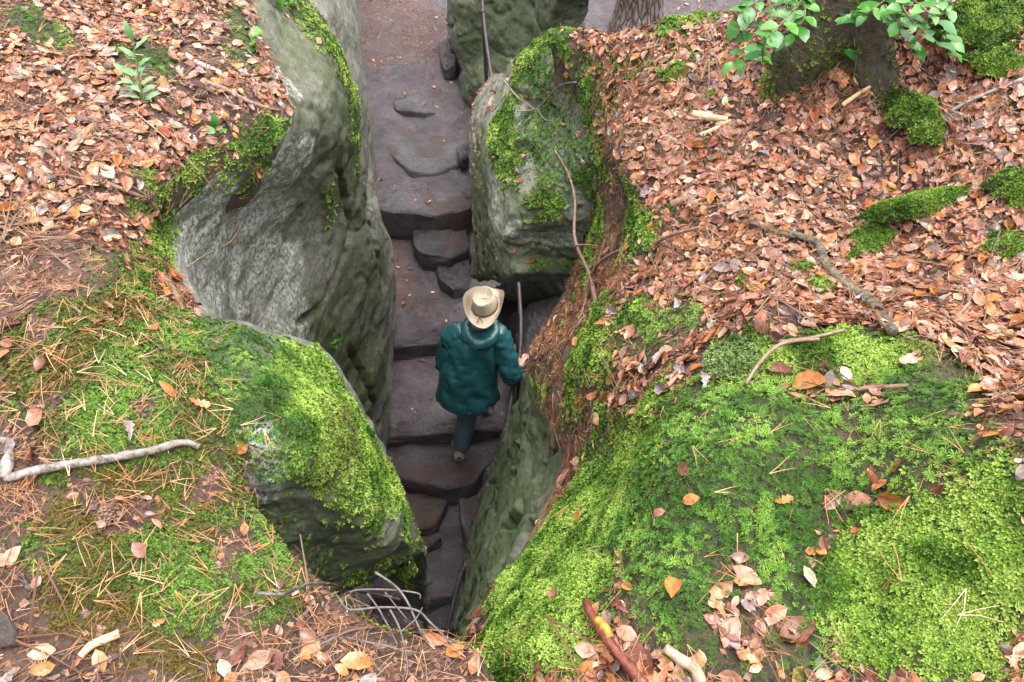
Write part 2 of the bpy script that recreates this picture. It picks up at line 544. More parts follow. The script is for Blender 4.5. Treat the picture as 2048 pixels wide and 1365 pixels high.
def wall_extra(G, n):
    G = strata_cut(1.6, 0.03, (1.1, 0.5))(G, n)
    c = un(1035, 985, -2.1)                       # weathered hollows
    for (px, py, z, r, h) in [(1052, 985, -1.75, .10, .11), (1048, 1010, -1.8, .08, .10), (1040, 1035, -1.9, .06, .06), (1060, 935, -1.7, .05, .07), (1000, 1110, -2.2, .05, .05)]:
        q = un(px, py, z)
        d2 = ((G - q) ** 2).sum(-1)
        G = G - n * (h * np.exp(-d2 / (r * r)))[..., None]
    G = groove(G, n, [[(1098,805),(1090,880),(1078,960),(1062,1040),(1020,1130),(985,1210)], [(1050,830),(1040,900),(1020,1000),(985,1100)], [(1120,870),(1090,930),(1070,1000)],
                      [(1060,1050),(1030,1040),(1000,1060)], [(960,1150),(950,1220),(940,1270)]], .035, .06)
    ridge = np.abs(vnoise(G * np.array([1, 1, .25]), 5.0, 55))
    return G + n * (smooth(.12, 0, ridge) * .018)[..., None]
patch('rock_wall_right', P(rows), 260, 220, 0.045, 2.4, 31, M_ROCKG, extra=wall_extra, damp=rim_damp(RRIM, .15))

# mossy ledge block on the right of the path
rows = [
 [(1150,60,-.32),(1085,82,-.42),(1032,120,-.58),(1005,145,-1.1),(985,150,-2.2),(978,160,-3.2)],
 [(1165,120,-.30),(1075,160,-.52),(1012,205,-.7),(985,200,-1.2),(955,195,-2.2),(948,205,-3.2)],
 [(1185,180,-.32),(1095,215,-.53),(1000,240,-.72),(962,240,-1.25),(946,250,-2.2),(944,270,-3.25)],
 [(1195,225,-.33),(1100,270,-.54),(985,300,-.76),(958,320,-1.15),(946,345,-2.0),(946,380,-3.4)],
 [(1215,280,-.33),(1115,350,-.57),(1000,400,-.84),(970,430,-1.2),(955,450,-2.1),(950,480,-3.5)],
 [(1235,330,-.36),(1140,410,-.63),(1006,448,-.88),(990,490,-1.1),(965,520,-1.9),(942,550,-3.6)],
 [(1245,380,-.42),(1172,440,-.66),(1030,468,-.88),(1020,515,-1.04),(1013,556,-1.2),(990,562,-1.9)],
 [(1230,420,-.55),(1180,458,-.75),(1110,470,-.86),(1095,515,-1.03),(1085,550,-1.18),(1070,556,-1.8)],
 [(1240,440,-.6),(1195,466,-.75),(1168,473,-.84),(1165,515,-1.0),(1160,546,-1.15),(1155,552,-1.7)]]
patch('rock_ledge', P(rows), 200, 220, 0.022, 3.0, 41, M_LEDGE, extra=strata_cut(4.5, 0.045, (0.15, 0.1)))

# tall rock at the head of the path
rows = [
 [(895,-150,-1.9),(925,-140,-1.6),(1000,-140,-1.4),(1080,-120,-1.3),(1125,-60,-1.2),(1180,-40,-1.3)],
 [(905,-20,-2.35),(922,-5,-2.05),(985,0,-1.95),(1070,0,-1.8),(1112,10,-1.6),(1170,0,-1.7)],
 [(902,60,-2.7),(914,80,-2.5),(975,95,-2.42),(1050,95,-2.2),(1100,90,-2.0),(1160,70,-2.1)],
 [(908,130,-3.0),(920,160,-2.85),(960,170,-2.75),(1010,170,-2.55),(1060,170,-2.4),(1140,150,-2.4)],
 [(920,195,-3.3),(938,222,-3.15),(965,226,-3.1),(1010,224,-3.1),(1070,225,-3.1),(1140,200,-3.1)]]
patch('rock_pillar', P(rows), 130, 120, 0.07, 1.6, 51, M_ROCKG, extra=strata_cut(1.8, 0.03, (0.1, 0.1)))

# low wall boulders under the ledge beside the rail
rows = [
 [(1020,540,-2.9),(1005,560,-3.1),(985,575,-3.4),(975,585,-3.8)],
 [(1070,535,-2.75),(1060,555,-2.95),(1040,585,-3.2),(1010,600,-3.8)],
 [(1125,530,-2.6),(1125,550,-2.75),(1100,585,-3.0),(1060,610,-3.6)],
 [(1190,530,-2.4),(1190,560,-2.6),(1170,600,-2.9),(1130,620,-3.5)]]
patch('rock_shelf', P(rows), 70, 70, 0.05, 3.0, 61, M_ROCKG)
rows = [
 [(1110,592,-3.0),(1060,605,-3.15),(1020,625,-3.4),(1000,650,-3.9)],
 [(1150,612,-2.9),(1085,625,-3.1),(1030,655,-3.35),(1005,690,-3.95)],
 [(1170,650,-2.8),(1110,680,-3.05),(1045,715,-3.35),(1015,745,-4.0)],
 [(1170,700,-2.7),(1110,750,-3.05),(1050,790,-3.4),(1015,820,-4.1)]]
patch('path_side_rock', P(rows), 80, 80, 0.05, 2.6, 67, M_STEP)

# the ground: stepped path in the cleft running on beyond into the wood
prof = [(-140,-2.45),(0,-2.62),(90,-2.82),(200,-3.02),(300,-3.12),(405,-3.2),(424,-3.44),(500,-3.58),(570,-3.66),(668,-3.70),(686,-3.87),
        (760,-3.88),(850,-3.91),(868,-4.06),(945,-4.09),(968,-4.25),(1060,-4.35),(1085,-4.45),(1190,-4.5),(1206,-4.64),(1255,-4.68),(1268,-4.82),(1400,-4.9),(1700,-5.0)]
prow = []
for py, z in prof:
    c = un(880, py, z)
    wl = 3.2 if py < 100 else 1.1
    wr = 4.5 if py < 100 else 1.2
    prow.append([np.array([c[0] - wl, c[1], z + .1]), np.array([c[0] - .45, c[1], z]), c, np.array([c[0] + .45, c[1], z]), np.array([c[0] + wr, c[1], z + .15])])
nR = 420
A = np.array(prow)
ylen = np.concatenate([[0], np.cumsum(np.linalg.norm(np.diff(A[:, 2], axis=0), axis=1))])
tt = np.linspace(0, ylen[-1], nR)
G = np.zeros((nR, 5, 3))
for j in range(5):
    for k in range(3):
        G[:, j, k] = np.interp(tt, ylen, A[:, j, k])
G = cr(G, 120, 1)
jit = fbm(G * np.array([1, 0, 0]) + np.array([0, 3, 0]), 2.2, 3, 71) * 0.07      # wandering step edges
for i in range(120):
    zi = np.interp(G[:, i, 1] + jit[:, i], G[::-1, i, 1], G[::-1, i, 2])
    G[:, i, 2] = zi
G[..., 2] += fbm(G, 3.0, 5, 73) * 0.035 + np.abs(fbm(G, 12, 3, 75)) * 0.012
if gridnormals(G)[..., 2].mean() < 0:
    G = G[:, ::-1]
PATCH['ground'] = dict(G=G, m=np.zeros(G.shape[:2] + (4,)), mat=M_PATH)
# far ground sheet reaching past the trees
far = []
for y in (8.4, 11, 16, 30, 120):
    far.append([np.array([x, y, -2.47 + 0.10 * (y - 8.6) * (0 if y > 30 else 1)]) for x in (-60, -12, -6, -3, 0, 3, 6, 12, 60)])
patch('far_ground', far, 60, 90, 0.05, 0.8, 77, M_FLOOR)

# ------------------------------------------------------------------ raycast and masks
def build_bvh():
    vs, fs, off = [], [], 0
    for nme, p in PATCH.items():
        nr, nc = p['G'].shape[:2]
        vs.append(p['G'].reshape(-1, 3))
        fs.append(gridfaces(nr, nc, off))
        off += nr * nc
    return BVHTree.FromPolygons(np.concatenate(vs).tolist(), np.concatenate(fs).tolist())
BVH = build_bvh()
CAMV = Vector((0, 0, EYE))

def hit(px, py):
    d = Vector(ray(px, py)).normalized()
    r = BVH.ray_cast(CAMV, d)
    if r[0] is None:
        return Vector(un(px, py, 0)), Vector((0, 0, 1))
    n = r[1]
    if n.dot(d) > 0:
        n = -n
    return r[0], n

def inpoly(X, Y, poly):
    r = np.zeros(X.shape, bool)
    n = len(poly)
    for i in range(n):
        x1, y1 = poly[i]; x2, y2 = poly[(i + 1) % n]
        c = (y1 > Y) != (y2 > Y)
        xs = (x2 - x1) * (Y - y1) / ((y2 - y1) if abs(y2 - y1) > 1e-9 else 1e-9) + x1
        r ^= c & (X < xs)
    return r

MASK = {}          # mask name -> {patch name: array}
def mget(mask, pn):
    return MASK.setdefault(mask, {}).setdefault(pn, np.zeros(PATCH[pn]['G'].shape[:2]))

def poly_mask(mask, pns, pts, val=1.0, jitter=0.035, seed=101):
    w = [hit(*q)[0] for q in pts]
    poly = [(q.x, q.y) for q in w]
    for pn in pns:
        G_ = PATCH[pn]['G']
        a = mget(mask, pn)
        acc = 0
        for k in range(4):                      # several wandering outlines averaged: ragged edge that thins out
            jx = fbm(G_, 7, 3, seed + 31 * k) * jitter * (1 + .35 * k)
            jy = fbm(G_, 7, 3, seed + 31 * k + 5) * jitter * (1 + .35 * k)
            acc = acc + inpoly(G_[..., 0] + jx, G_[..., 1] + jy, poly) * .25
        a[:] = np.maximum(a, acc * val)

def blob_mask(mask, pns, pts, r, val=1.0, seed=131, edge=0.5):
    """soft 3-D blobs along a polyline of points on the surfaces"""
    cs = []
    for i in range(max(1, len(pts) - 1)):
        a, b = pts[i], pts[min(i + 1, len(pts) - 1)]
        for k in range(4):
            cs.append(hit(a[0] + (b[0] - a[0]) * k / 4, a[1] + (b[1] - a[1]) * k / 4)[0])
    cs.append(hit(*pts[-1])[0])
    for pn in pns:
        G_ = PATCH[pn]['G']
        d = np.full(G_.shape[:2], 1e9)
        for c in cs:
            d = np.minimum(d, ((G_ - np.array(c)) ** 2).sum(-1))
        d = np.sqrt(d) / r + fbm(G_, 6, 4, seed) * 0.3
        a = mget(mask, pn)
        a[:] = np.maximum(a, smooth(1.0, edge, d) * val)

FR, FL = ['forest_floor_right'], ['forest_floor_left']
ROCKS = ['rock_wall_left', 'mossy_boulder', 'rock_wall_right', 'rock_ledge', 'rock_pillar', 'rock_shelf']
# bright feather moss
for pts in [[(1250,860),(1180,945),(1065,1105),(985,1200),(935,1295),(1010,1365),(1190,1362),(1205,1250),(1210,1150),(1240,1050),(1290,950),(1290,880)],
            [(2040,880),(1940,955),(1800,1020),(1700,1080),(1665,1200),(1690,1340),(1800,1362),(2044,1360)],
            [(1445,690),(1560,680),(1680,670),(1800,680),(1880,700),(1780,760),(1650,790),(1560,760),(1435,760)],
            [(1150,690),(1170,645),(1230,635),(1262,680),(1220,740),(1150,745)], [(1250,615),(1300,598),(1325,640),(1260,655)],
            [(1255,800),(1345,775),(1375,830),(1300,852)], [(1310,90),(1400,30),(1445,45),(1400,70),(1340,95)],
            [(1250,165),(1320,140),(1385,118),(1388,150),(1262,172)], [(1280,450),(1330,420),(1340,460),(1310,500),(1275,510)],
            [(1190,860),(1240,830),(1290,870),(1240,900)]]:
    poly_mask('feather', FR, pts)
poly_mask('feather', ['mossy_boulder', 'forest_floor_left'], [(565,690),(640,708),(700,805),(760,905),(808,1010),(820,1085),(760,1105),(660,1085),(640,1000),(585,940),(600,850),(550,760)])
poly_mask('feather', ['rock_ledge', 'forest_floor_right'], [(978,270),(1010,218),(1035,225),(1030,270),(1020,340),(1050,400),(985,335)])
poly_mask('feather', ['rock_ledge', 'forest_floor_right'], [(1060,405),(1120,390),(1190,360),(1188,420),(1130,455),(1070,440)])
poly_mask('feather', ['rock_ledge', 'forest_floor_right', 'rock_pillar'], [(1024,130),(1070,88),(1112,72),(1112,112),(1060,142)])
poly_mask('feather', ['rock_pillar', 'forest_floor_right'], [(1108,30),(1145,40),(1140,62),(1110,62)])
blob_mask('feather', ['rock_wall_left'], [(650,70),(685,130),(705,200),(712,260),(710,310)], .17, .72)
blob_mask('alg', ['rock_wall_left'], [(640,80),(680,160),(700,260),(700,340)], .4, .9)
blob_mask('feather', ['rock_wall_left'], [(600,10),(640,50)], .13, .6)
blob_mask('feather', ['rock_wall_left', 'forest_floor_left'], [(480,345),(520,300),(540,280)], .10, .85)
blob_mask('feather', ['rock_wall_left'], [(655,380),(660,440)], .07, .7)
# star moss
for pts in [[(1440,770),(1560,772),(1650,795),(1750,765),(1900,715),(1950,780),(1985,850),(1960,925),(1800,995),(1655,1070),(1650,1200),(1690,1345),(1420,1345),(1300,1230),(1225,1100),(1250,1000),(1300,900),(1360,820)],
            [(1290,645),(1400,628),(1385,680),(1300,692)]]:
    poly_mask('star', FR, pts)
poly_mask('star', ['rock_ledge', 'forest_floor_right'], [(1040,250),(1090,158),(1165,160),(1152,260),(1200,300),(1195,350),(1120,362),(1030,320)])
poly_mask('star', FL + ['mossy_boulder'], [(400,655),(560,690),(610,770),(590,880),(540,915),(480,860),(440,770)])
for pts in [[(225,88),(320,98),(355,150),(310,168),(245,115)], [(15,25),(70,15),(150,80),(150,110),(100,110),(20,80)], [(450,20),(490,15),(510,150),(470,130)],
            [(190,515),(260,520),(275,560),(205,560)], [(260,330),(320,345),(330,430),(280,390)], [(460,240),(520,250),(500,310),(455,290)]]:
    poly_mask('star', FL, pts, 0.9)
# dull dark moss with brown patches on the left
poly_mask('dull', FL + ['mossy_boulder'], [(10,650),(110,612),(250,560),(390,640),(520,690),(570,800),(560,920),(475,880),(478,990),(560,1100),(630,1185),(600,1250),(430,1290),(110,1280),(100,1180),(40,1100),(30,1000),(140,900),(20,800)], 1.0)
poly_mask('dull', FL, [(230,1330),(300,1270),(450,1290),(440,1364),(230,1364)], 1.0)
poly_mask('bare', FL, [(660,1230),(760,1240),(930,1300),(930,1364),(600,1364),(560,1290)], 0.8)
poly_mask('bare', FL, [(0,420),(110,440),(170,560),(100,600),(0,620)], 1.0)
poly_mask('bare', FL, [(0,150),(60,170),(60,260),(0,260)], 1.0)
poly_mask('bare', FL, [(0,860),(60,900),(90,1000),(30,1130),(50,1300),(0,1330)], .9)
poly_mask('hole', FR, [(1425,1128),(1520,1122),(1545,1200),(1530,1240),(1600,1270),(1650,1320),(1620,1345),(1560,1320),(1500,1345),(1420,1345),(1440,1270),(1425,1220),(1465,1200)], .95, .05)
poly_mask('hole', FR, [(1560,770),(1640,765),(1780,800),(1790,830),(1680,835),(1570,815)], .95, .05)
poly_mask('hole', FR, [(1190,1190),(1225,1190),(1320,1340),(1330,1362),(1260,1362)], .85, .05)
poly_mask('hole', FR, [(1800,900),(1850,890),(1840,990),(1790,1010),(1690,1010),(1640,1030),(1640,990),(1760,970)], .7, .05)
# needle slope on the right
poly_mask('needle', FR, [(1200,310),(1270,400),(1265,560),(1210,640),(1150,660),(1150,760),(1130,950),(1060,730),(1150,600),(1165,460)], .62)
poly_mask('needle', FR, [(1240,130),(1420,100),(1450,180),(1350,330),(1200,330),(1180,200)], .3)
# rock films
RW = ['rock_wall_left']
blob_mask('alg', RW, [(600,100),(640,230),(640,300)], .35, .55)
blob_mask('alg', RW, [(690,420),(730,560),(760,600)], .4, .6)
blob_mask('alg', RW, [(660,700),(720,780),(740,860),(700,880)], .45, 1.0)
blob_mask('alg', RW, [(640,640),(600,650)], .25, .8)
blob_mask('alg', RW, [(400,430),(440,390),(470,340)], .2, .7)
blob_mask('lichen', RW + FL, [(575,170),(572,230),(570,300)], .07, .8)
blob_mask('lichen', RW, [(560,360),(500,420),(450,500)], .2, 1.0)
blob_mask('lichen', RW, [(520,500),(540,560),(560,620)], .3, .95)
blob_mask('lichen', RW, [(400,420),(370,480),(420,600)], .16, .7)
blob_mask('lichen', ['mossy_boulder', 'forest_floor_left'], [(470,890),(480,940),(490,980)], .09, .9)
blob_mask('alg', ['mossy_boulder'], [(560,1000),(640,1120),(760,1150)], .3, .5)
blob_mask('alg', ['rock_wall_right'], [(960,1080),(980,1000),(1010,920),(1040,900),(1020,1050)], .6, .9)
blob_mask('alg', ['rock_wall_right'], [(932,1200),(960,1200),(935,1270)], .5, 1.0)
blob_mask('alg', ['rock_wall_right'], [(1090,900),(1060,850)], .3, .5)
blob_mask('alg', ['rock_ledge'], [(960,350),(950,450),(955,530)], .4, .95)
blob_mask('alg', ['rock_ledge'], [(1030,420),(1050,490),(1120,520)], .25, .6)
blob_mask('lichen', ['rock_ledge'], [(1040,470),(1090,480),(1150,465)], .08, .8)
blob_mask('alg', ['rock_pillar'], [(1000,40),(960,80),(1050,100)], .6, .8)
blob_mask('alg', ['rock_pillar'], [(1080,40),(1090,90)], .4, .9)
blob_mask('soil', ['ground'], [(780,30),(840,60),(760,80)], .5, .45)
blob_mask('soil', ['ground'], [(1160,20),(1120,40)], .6, .8)
blob_mask('soil', ['ground'], [(790,440),(800,560),(810,600)], .12, .4)

blob_mask('star', ['rock_ledge'], [(1100,175),(1125,240),(1110,300),(1165,325)], .2, 1.0)
blob_mask('feather', ['rock_ledge'], [(1010,235),(1005,300),(1025,350)], .12, 1.0)
blob_mask('feather', ['rock_ledge'], [(1085,430),(1145,415),(1185,380)], .12, 1.0)
blob_mask('feather', ['rock_ledge'], [(1045,130),(1080,100)], .10, 1.0)
for mk in ('star', 'feather'):
    for pn in ('rock_ledge', 'rock_pillar'):
        mget(mk, pn)[:] *= smooth(.30, .52, gridnormals(PATCH[pn]['G'])[..., 2])
for mk in ('star', 'feather', 'dull'):
    nb = gridnormals(PATCH['mossy_boulder']['G'])
    mget(mk, 'mossy_boulder')[:] *= smooth(.15, .38, nb[..., 2] + .4 * np.clip(nb[..., 0], 0, 1) + .35 * np.clip(nb[..., 1], 0, 1))
# patchiness and moss cushions pushed up from the surface
for pn, p in PATCH.items():
    G_ = p['G']
    f = mget('feather', pn); s_ = mget('star', pn); d_ = mget('dull', pn)
    d_ *= np.clip(1.0 - mget('bare', pn), 0, 1)
    if d_.max() > 0:
        pat = fbm(G_, 9, 3, 211)
        d_ *= smooth(-.85, -.5, pat)
    s_ *= np.clip(1 - mget('hole', pn), 0, 1)
    f *= np.clip(1 - mget('hole', pn), 0, 1)
    n = gridnormals(G_)
    ms = np.clip(f + .8 * s_ + .5 * d_, 0, 1)
    if ms.max() > 0:
        lump = 0.5 + 0.5 * fbm(G_, 16, 3, 221)
        p['G'] = G_ + n * (ms * (0.006 + 0.020 * lump))[..., None]
    p['m'][..., 0] = np.clip(ms + mget('alg', pn), 0, 1)
    p['m'][..., 1] = mget('lichen', pn)
    p['m'][..., 2] = mget('soil', pn)
    p['m'][..., 3] = 1
for pn in ('forest_floor_right', 'forest_floor_left'):
    g_ = PATCH[pn]['G']
    steep = smooth(.5, .25, gridnormals(g_)[..., 2])
    PATCH[pn]['m'][..., 1] = np.clip(steep * (.35 + .9 * smooth(-.3, .4, fbm(g_, 5, 3, 231))), 0, 1)
    f = mget('feather', pn)
    f[:] = np.maximum(f, .8 * steep * smooth(-.05, .3, fbm(g_, 4.5, 3, 233)))
BVH = build_bvh()

LAB = {
 'rock_wall_left': ('rock_wall', 'large smooth grey sandstone wall left of the path, streaked with white lichen', 'rock'),
 'mossy_boulder': ('boulder', 'overhanging boulder capped with bright moss, dark layered face below, left of the cleft', 'boulder'),
 'rock_wall_right': ('rock_wall', 'green stained rock wall with dark hollows beside the lower steps', 'rock'),
 'rock_ledge': ('rock_ledge', 'layered rock ledge with moss cushions on top jutting out above the person', 'rock'),
 'rock_pillar': ('rock_pillar', 'tall green tinged rock at the head of the path behind the rail', 'rock'),
 'rock_shelf': ('rock_shelf', 'smooth low rock tucked in the shade directly under the jutting ledge', 'rock'),
 'path_side_rock': ('path_side_rock', 'dark worn rock between the person and the needle slope', 'rock')}
TERR = {}
for pn, p in PATCH.items():
    nr, nc = p['G'].shape[:2]
    me = raw_mesh(pn, p['G'], gridfaces(nr, nc), {'m': p['m']})
    if pn in LAB:
        nm, lb, ct = LAB[pn]
        o = obj(nm, me, p['mat'])
        tag(o, lb, ct)
    else:
        o = obj(pn, me, p['mat'])
        tag(o, kind='structure')
    TERR[pn] = o

# ------------------------------------------------------------------ scatter helpers
def in_view(Pt, margin=0.32):
    d = Pt - np.array([0, 0, EYE])
    cf = d[:, 1] * math.cos(PITCH) - d[:, 2] * math.sin(PITCH)
    cv = d[:, 1] * math.sin(PITCH) + d[:, 2] * math.cos(PITCH)
    cf = np.maximum(cf, 1e-3)
    return (np.abs(d[:, 0] / cf) < 1024 / FPX * (1 + margin)) & (np.abs(cv / cf) < 682 / FPX * (1 + margin))

def sample(pn, weight, density):
    """points and normals on a patch, weight is a vertex mask"""
    G_ = PATCH[pn]['G']
    q = [G_[:-1, :-1], G_[1:, :-1], G_[1:, 1:], G_[:-1, 1:]]
    cr_ = np.cross(q[2] - q[0], q[3] - q[1])
    area = 0.5 * np.linalg.norm(cr_, axis=2)
    nn = cr_ / np.maximum(np.linalg.norm(cr_, axis=2, keepdims=True), 1e-9)
    w = (weight[:-1, :-1] + weight[1:, 1:]) * 0.5
    lam = area * w * density
    cen = (q[0] + q[2]) * 0.5
    vis = in_view(cen.reshape(-1, 3)).reshape(lam.shape)
    cnt = rng.poisson(np.where(vis, lam, 0))
    idx = np.repeat(np.arange(lam.size), cnt.ravel())
    a, b = rng.random(len(idx))[:, None], rng.random(len(idx))[:, None]
    Q = [x.reshape(-1, 3)[idx] for x in q]
    Pt = (Q[0] * (1 - a) + Q[1] * a) * (1 - b) + (Q[3] * (1 - a) + Q[2] * a) * b
    nrm = nn.reshape(-1, 3)[idx]
    return Pt, nrm

def frames(nrm, tilt, n=None):
    """random frames: z near nrm (+ random tilt), random spin"""
    k = len(nrm)
    z = nrm + rng.normal(0, 1, (k, 3)) * np.asarray(tilt).reshape(-1, 1)
    z /= np.linalg.norm(z, axis=1, keepdims=True)
    r = rng.normal(0, 1, (k, 3))
    x = np.cross(r, z)
    x /= np.linalg.norm(x, axis=1, keepdims=True)
    y = np.cross(z, x)
    return np.stack([x, y, z], 2)          # columns

def scatter_mesh(variants, Pt, R, S, colr, which):
    """variants: list of (V,F,shade); returns V,F list,col"""
    Vs, Fs, Cs, off = [], {}, [], 0
    for k, (v, fl, sh) in enumerate(variants):
        m = which == k
        if not m.any():
            continue
        X = np.einsum('nij,vj->nvi', R[m], v) * S[m][:, None, None] + Pt[m][:, None, :]
        n = m.sum()
        Vs.append(X.reshape(-1, 3))
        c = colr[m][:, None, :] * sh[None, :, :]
        Cs.append(np.concatenate([c, np.ones(c.shape[:2] + (1,))], 2).reshape(-1, 4))
        for f in fl:
            ff = (f[None] + (np.arange(n) * len(v))[:, None, None] + off).reshape(-1, f.shape[1])
            Fs.setdefault(f.shape[1], []).append(ff)
        off += n * len(v)
    return np.concatenate(Vs), [np.concatenate(x) for x in Fs.values()], np.concatenate(Cs)

# leaf shapes (unit length along y, base at -.5)
def leaf_shape(kind, curl, fold, seed):
    r = np.random.default_rng(seed)
    if kind == 'oak':
        ys = np.array([-.5, -.32, -.2, -.08, .04, .16, .27, .38, .5])
        ws = np.array([.015, .10, .07, .19, .11, .25, .15, .22, .04])
    elif kind == 'lance':
        ys = np.array([-.5, -.3, -.1, .1, .3, .5])
        ws = np.array([.02, .11, .16, .15, .09, .0])
    else:
        ys = np.array([-.5, -.33, -.05, .25, .5])
        ws = np.array([.02, .19, .31, .24, .0])
    n = len(ys)
    V = np.zeros((n, 3, 3))
    for i, (y, w) in enumerate(zip(ys, ws)):
        wl, wr_ = w * r.uniform(.85, 1.1), w * r.uniform(.85, 1.1)
        z0 = curl * (y * y - .08) * 1.2 + r.normal(0, .012)
        V[i, 0] = (-wl, y, z0 + fold * wl + r.normal(0, .025))
        V[i, 1] = (r.normal(0, .008), y, z0)
        V[i, 2] = (wr_, y, z0 + fold * wr_ + r.normal(0, .025))
    F = gridfaces(n, 3)
    sh = np.ones((n, 3, 3))
    sh[:, 1] *= .82
    sh *= r.uniform(.85, 1.12, (n, 3, 1))
    return V.reshape(-1, 3), [F], sh.reshape(-1, 3)
LEAF_V = [leaf_shape('beech', .3, .2, 1), leaf_shape('beech', -.3, -.15, 2), leaf_shape('beech', .6, .5, 3), leaf_shape('beech', .1, -.35, 4),
          leaf_shape('oak', .4, .2, 5), leaf_shape('oak', -.5, .3, 6), leaf_shape('beech', .3, 1.1, 7), leaf_shape('beech', -.25, .1, 8)]
LEAF_C = np.array([(.335, .152, .097), (.31, .11, .05), (.42, .255, .175), (.14, .048, .03), (.21, .165, .16), (.36, .14, .038), (.20, .092, .06), (.08, .04, .031)])
LEAF_P = np.array([.26, .20, .08, .13, .06, .09, .12, .06])

def leafcol(n):
    c = LEAF_C[rng.choice(len(LEAF_C), n, p=LEAF_P)] * 1.03
    return np.clip(c * rng.normal(1, .24, (n, 1)).clip(.4, 1.6) * rng.normal(1, .05, (n, 3)), .01, .85)

LEAF_SETS = []
def leaves_on(pn, weight, density, size=(.014, .054), tilt=.2, lift=.006):
    Pt, nr = sample(pn, weight, density)
    n = len(Pt)
    R = frames(nr, np.full(n, tilt) * rng.uniform(.3, 1.5, n))
    S = size[0] + (size[1] - size[0]) * rng.random(n) ** 1.6
    Pt = Pt + nr * (lift + rng.random(n)[:, None] * .012)
    LEAF_SETS.append((Pt, R, S, leafcol(n), rng.choice(len(LEAF_V), n, p=[.17, .17, .12, .13, .10, .08, .1, .13])))

# needles: a pair of thin curved ribbons
def needle_shape(seed, pair=True):
    r = np.random.default_rng(seed)
    V, F = [], []
    for k in range(2 if pair else 1):
        a = r.uniform(.08, .3) * (1 if k else -1) if pair else 0
        bend = r.normal(0, .12)
        o = len(V)
        for i in range(3):
            t = i / 2
            x = math.sin(a) * t + bend * t * (1 - t)
            y = math.cos(a) * t
            z = .04 * math.sin(t * 3.1)
            w = .0135 * (1 - .6 * t)
            V += [(x - w, y - .5, z), (x + w, y - .5, z + .006)]
        for i in range(2):
            q = o + i * 2
            F.append((q, q + 1, q + 3, q + 2))
    V = np.array(V)
    return V, [np.array(F)], np.ones((len(V), 3))
NEED_V = [needle_shape(s, s % 4 != 0) for s in range(8)]
NEED_SETS = []
NEED_C = np.array([(.36, .155, .062), (.41, .22, .105), (.26, .11, .055), (.17, .075, .046), (.46, .29, .185)])
def needles_on(pn, weight, density, size=(.04, .075), tilt=.2, dark=1.0):
    Pt, nr = sample(pn, weight, density)
    n = len(Pt)
    R = frames(nr, np.full(n, tilt))
    c = NEED_C[rng.choice(5, n, p=[.3, .2, .22, .16, .12])] * rng.normal(1, .15, (n, 1)) * dark
    NEED_SETS.append((Pt + nr * (.008 + .016 * rng.random(n)[:, None]), R, rng.uniform(size[0], size[1], n), np.clip(c, .01, .9), rng.integers(0, 8, n)))

# moss tufts
def tuft(nb, spread, seed, w=.16):
    r = np.random.default_rng(seed)
    V, F, sh = [], [], []
    for k in range(nb):
        a = 2 * math.pi * (k + r.uniform(-.3, .3)) / nb
        e = r.uniform(*spread)
        d = np.array([math.cos(a) * math.cos(e), math.sin(a) * math.cos(e), math.sin(e)])
        s = np.array([-math.sin(a), math.cos(a), 0]) * w
        L = r.uniform(.7, 1.1)
        o = len(V)
        V += [d * .04, d * L * .5 + s + [0, 0, .05], d * L, d * L * .5 - s + [0, 0, .05]]
        F += [(o, o + 1, o + 2), (o, o + 2, o + 3)]
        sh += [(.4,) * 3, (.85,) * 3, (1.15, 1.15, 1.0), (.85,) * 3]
    return np.array(V), [np.array(F)], np.array(sh)
TUFT_V = [tuft(5, (.25, 1.05), s, .24) for s in range(4)]
STAR_V = [tuft(n_, (.12, .6), 40 + n_, .07) for n_ in (9, 10, 11, 12)]
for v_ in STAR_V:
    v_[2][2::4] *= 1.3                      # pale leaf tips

def moss_on(sets, shapes, pn, weight, density, size, cols, tilt=.25, lift=0.0, pscale=12):
    Pt, nr = sample(pn, weight, density)
    n = len(Pt)
    if n == 0:
        return
    dist = np.linalg.norm(Pt - np.array([0, 0, EYE]), axis=1)
    k_ = np.clip(1.75 / dist, .5, 1.0)                 # farther moss: fewer, slightly larger tufts
    ok = rng.random(n) < k_ ** 1.6
    Pt, nr, k_ = Pt[ok], nr[ok], k_[ok]
    n = len(Pt)
    S = rng.uniform(size[0], size[1], n) / np.sqrt(k_)
    c0, c1, c2 = [np.array(c) for c in cols]
    t = smooth(-.7, .7, fbm(Pt, pscale, 3, 301) + rng.normal(0, .18, n))[:, None]
    c = np.where(t < .5, c0 + (c1 - c0) * t * 2, c1 + (c2 - c1) * (t * 2 - 1)) * rng.normal(1, .12, (n, 1))
    dry = smooth(.45, .85, fbm(Pt, 4.5, 4, 331))[:, None] * .3
    c = c * (1 - dry) + np.array([.15, .115, .035]) * dry
    sets.append((Pt + nr * lift, frames(nr, np.full(n, tilt)), S, np.clip(c, .005, .9), rng.integers(0, len(shapes), n)))

def emit(name, sets, shapes, mat, label, cat):
    A_ = [np.concatenate([s[i] for s in sets]) for i in range(5)]
    V, F, C_ = scatter_mesh(shapes, *A_)
    o = obj(name, raw_mesh(name, V, F, {'col': C_}, smoothed=False), mat)
    tag(o, label, cat, kind='stuff')
    return o

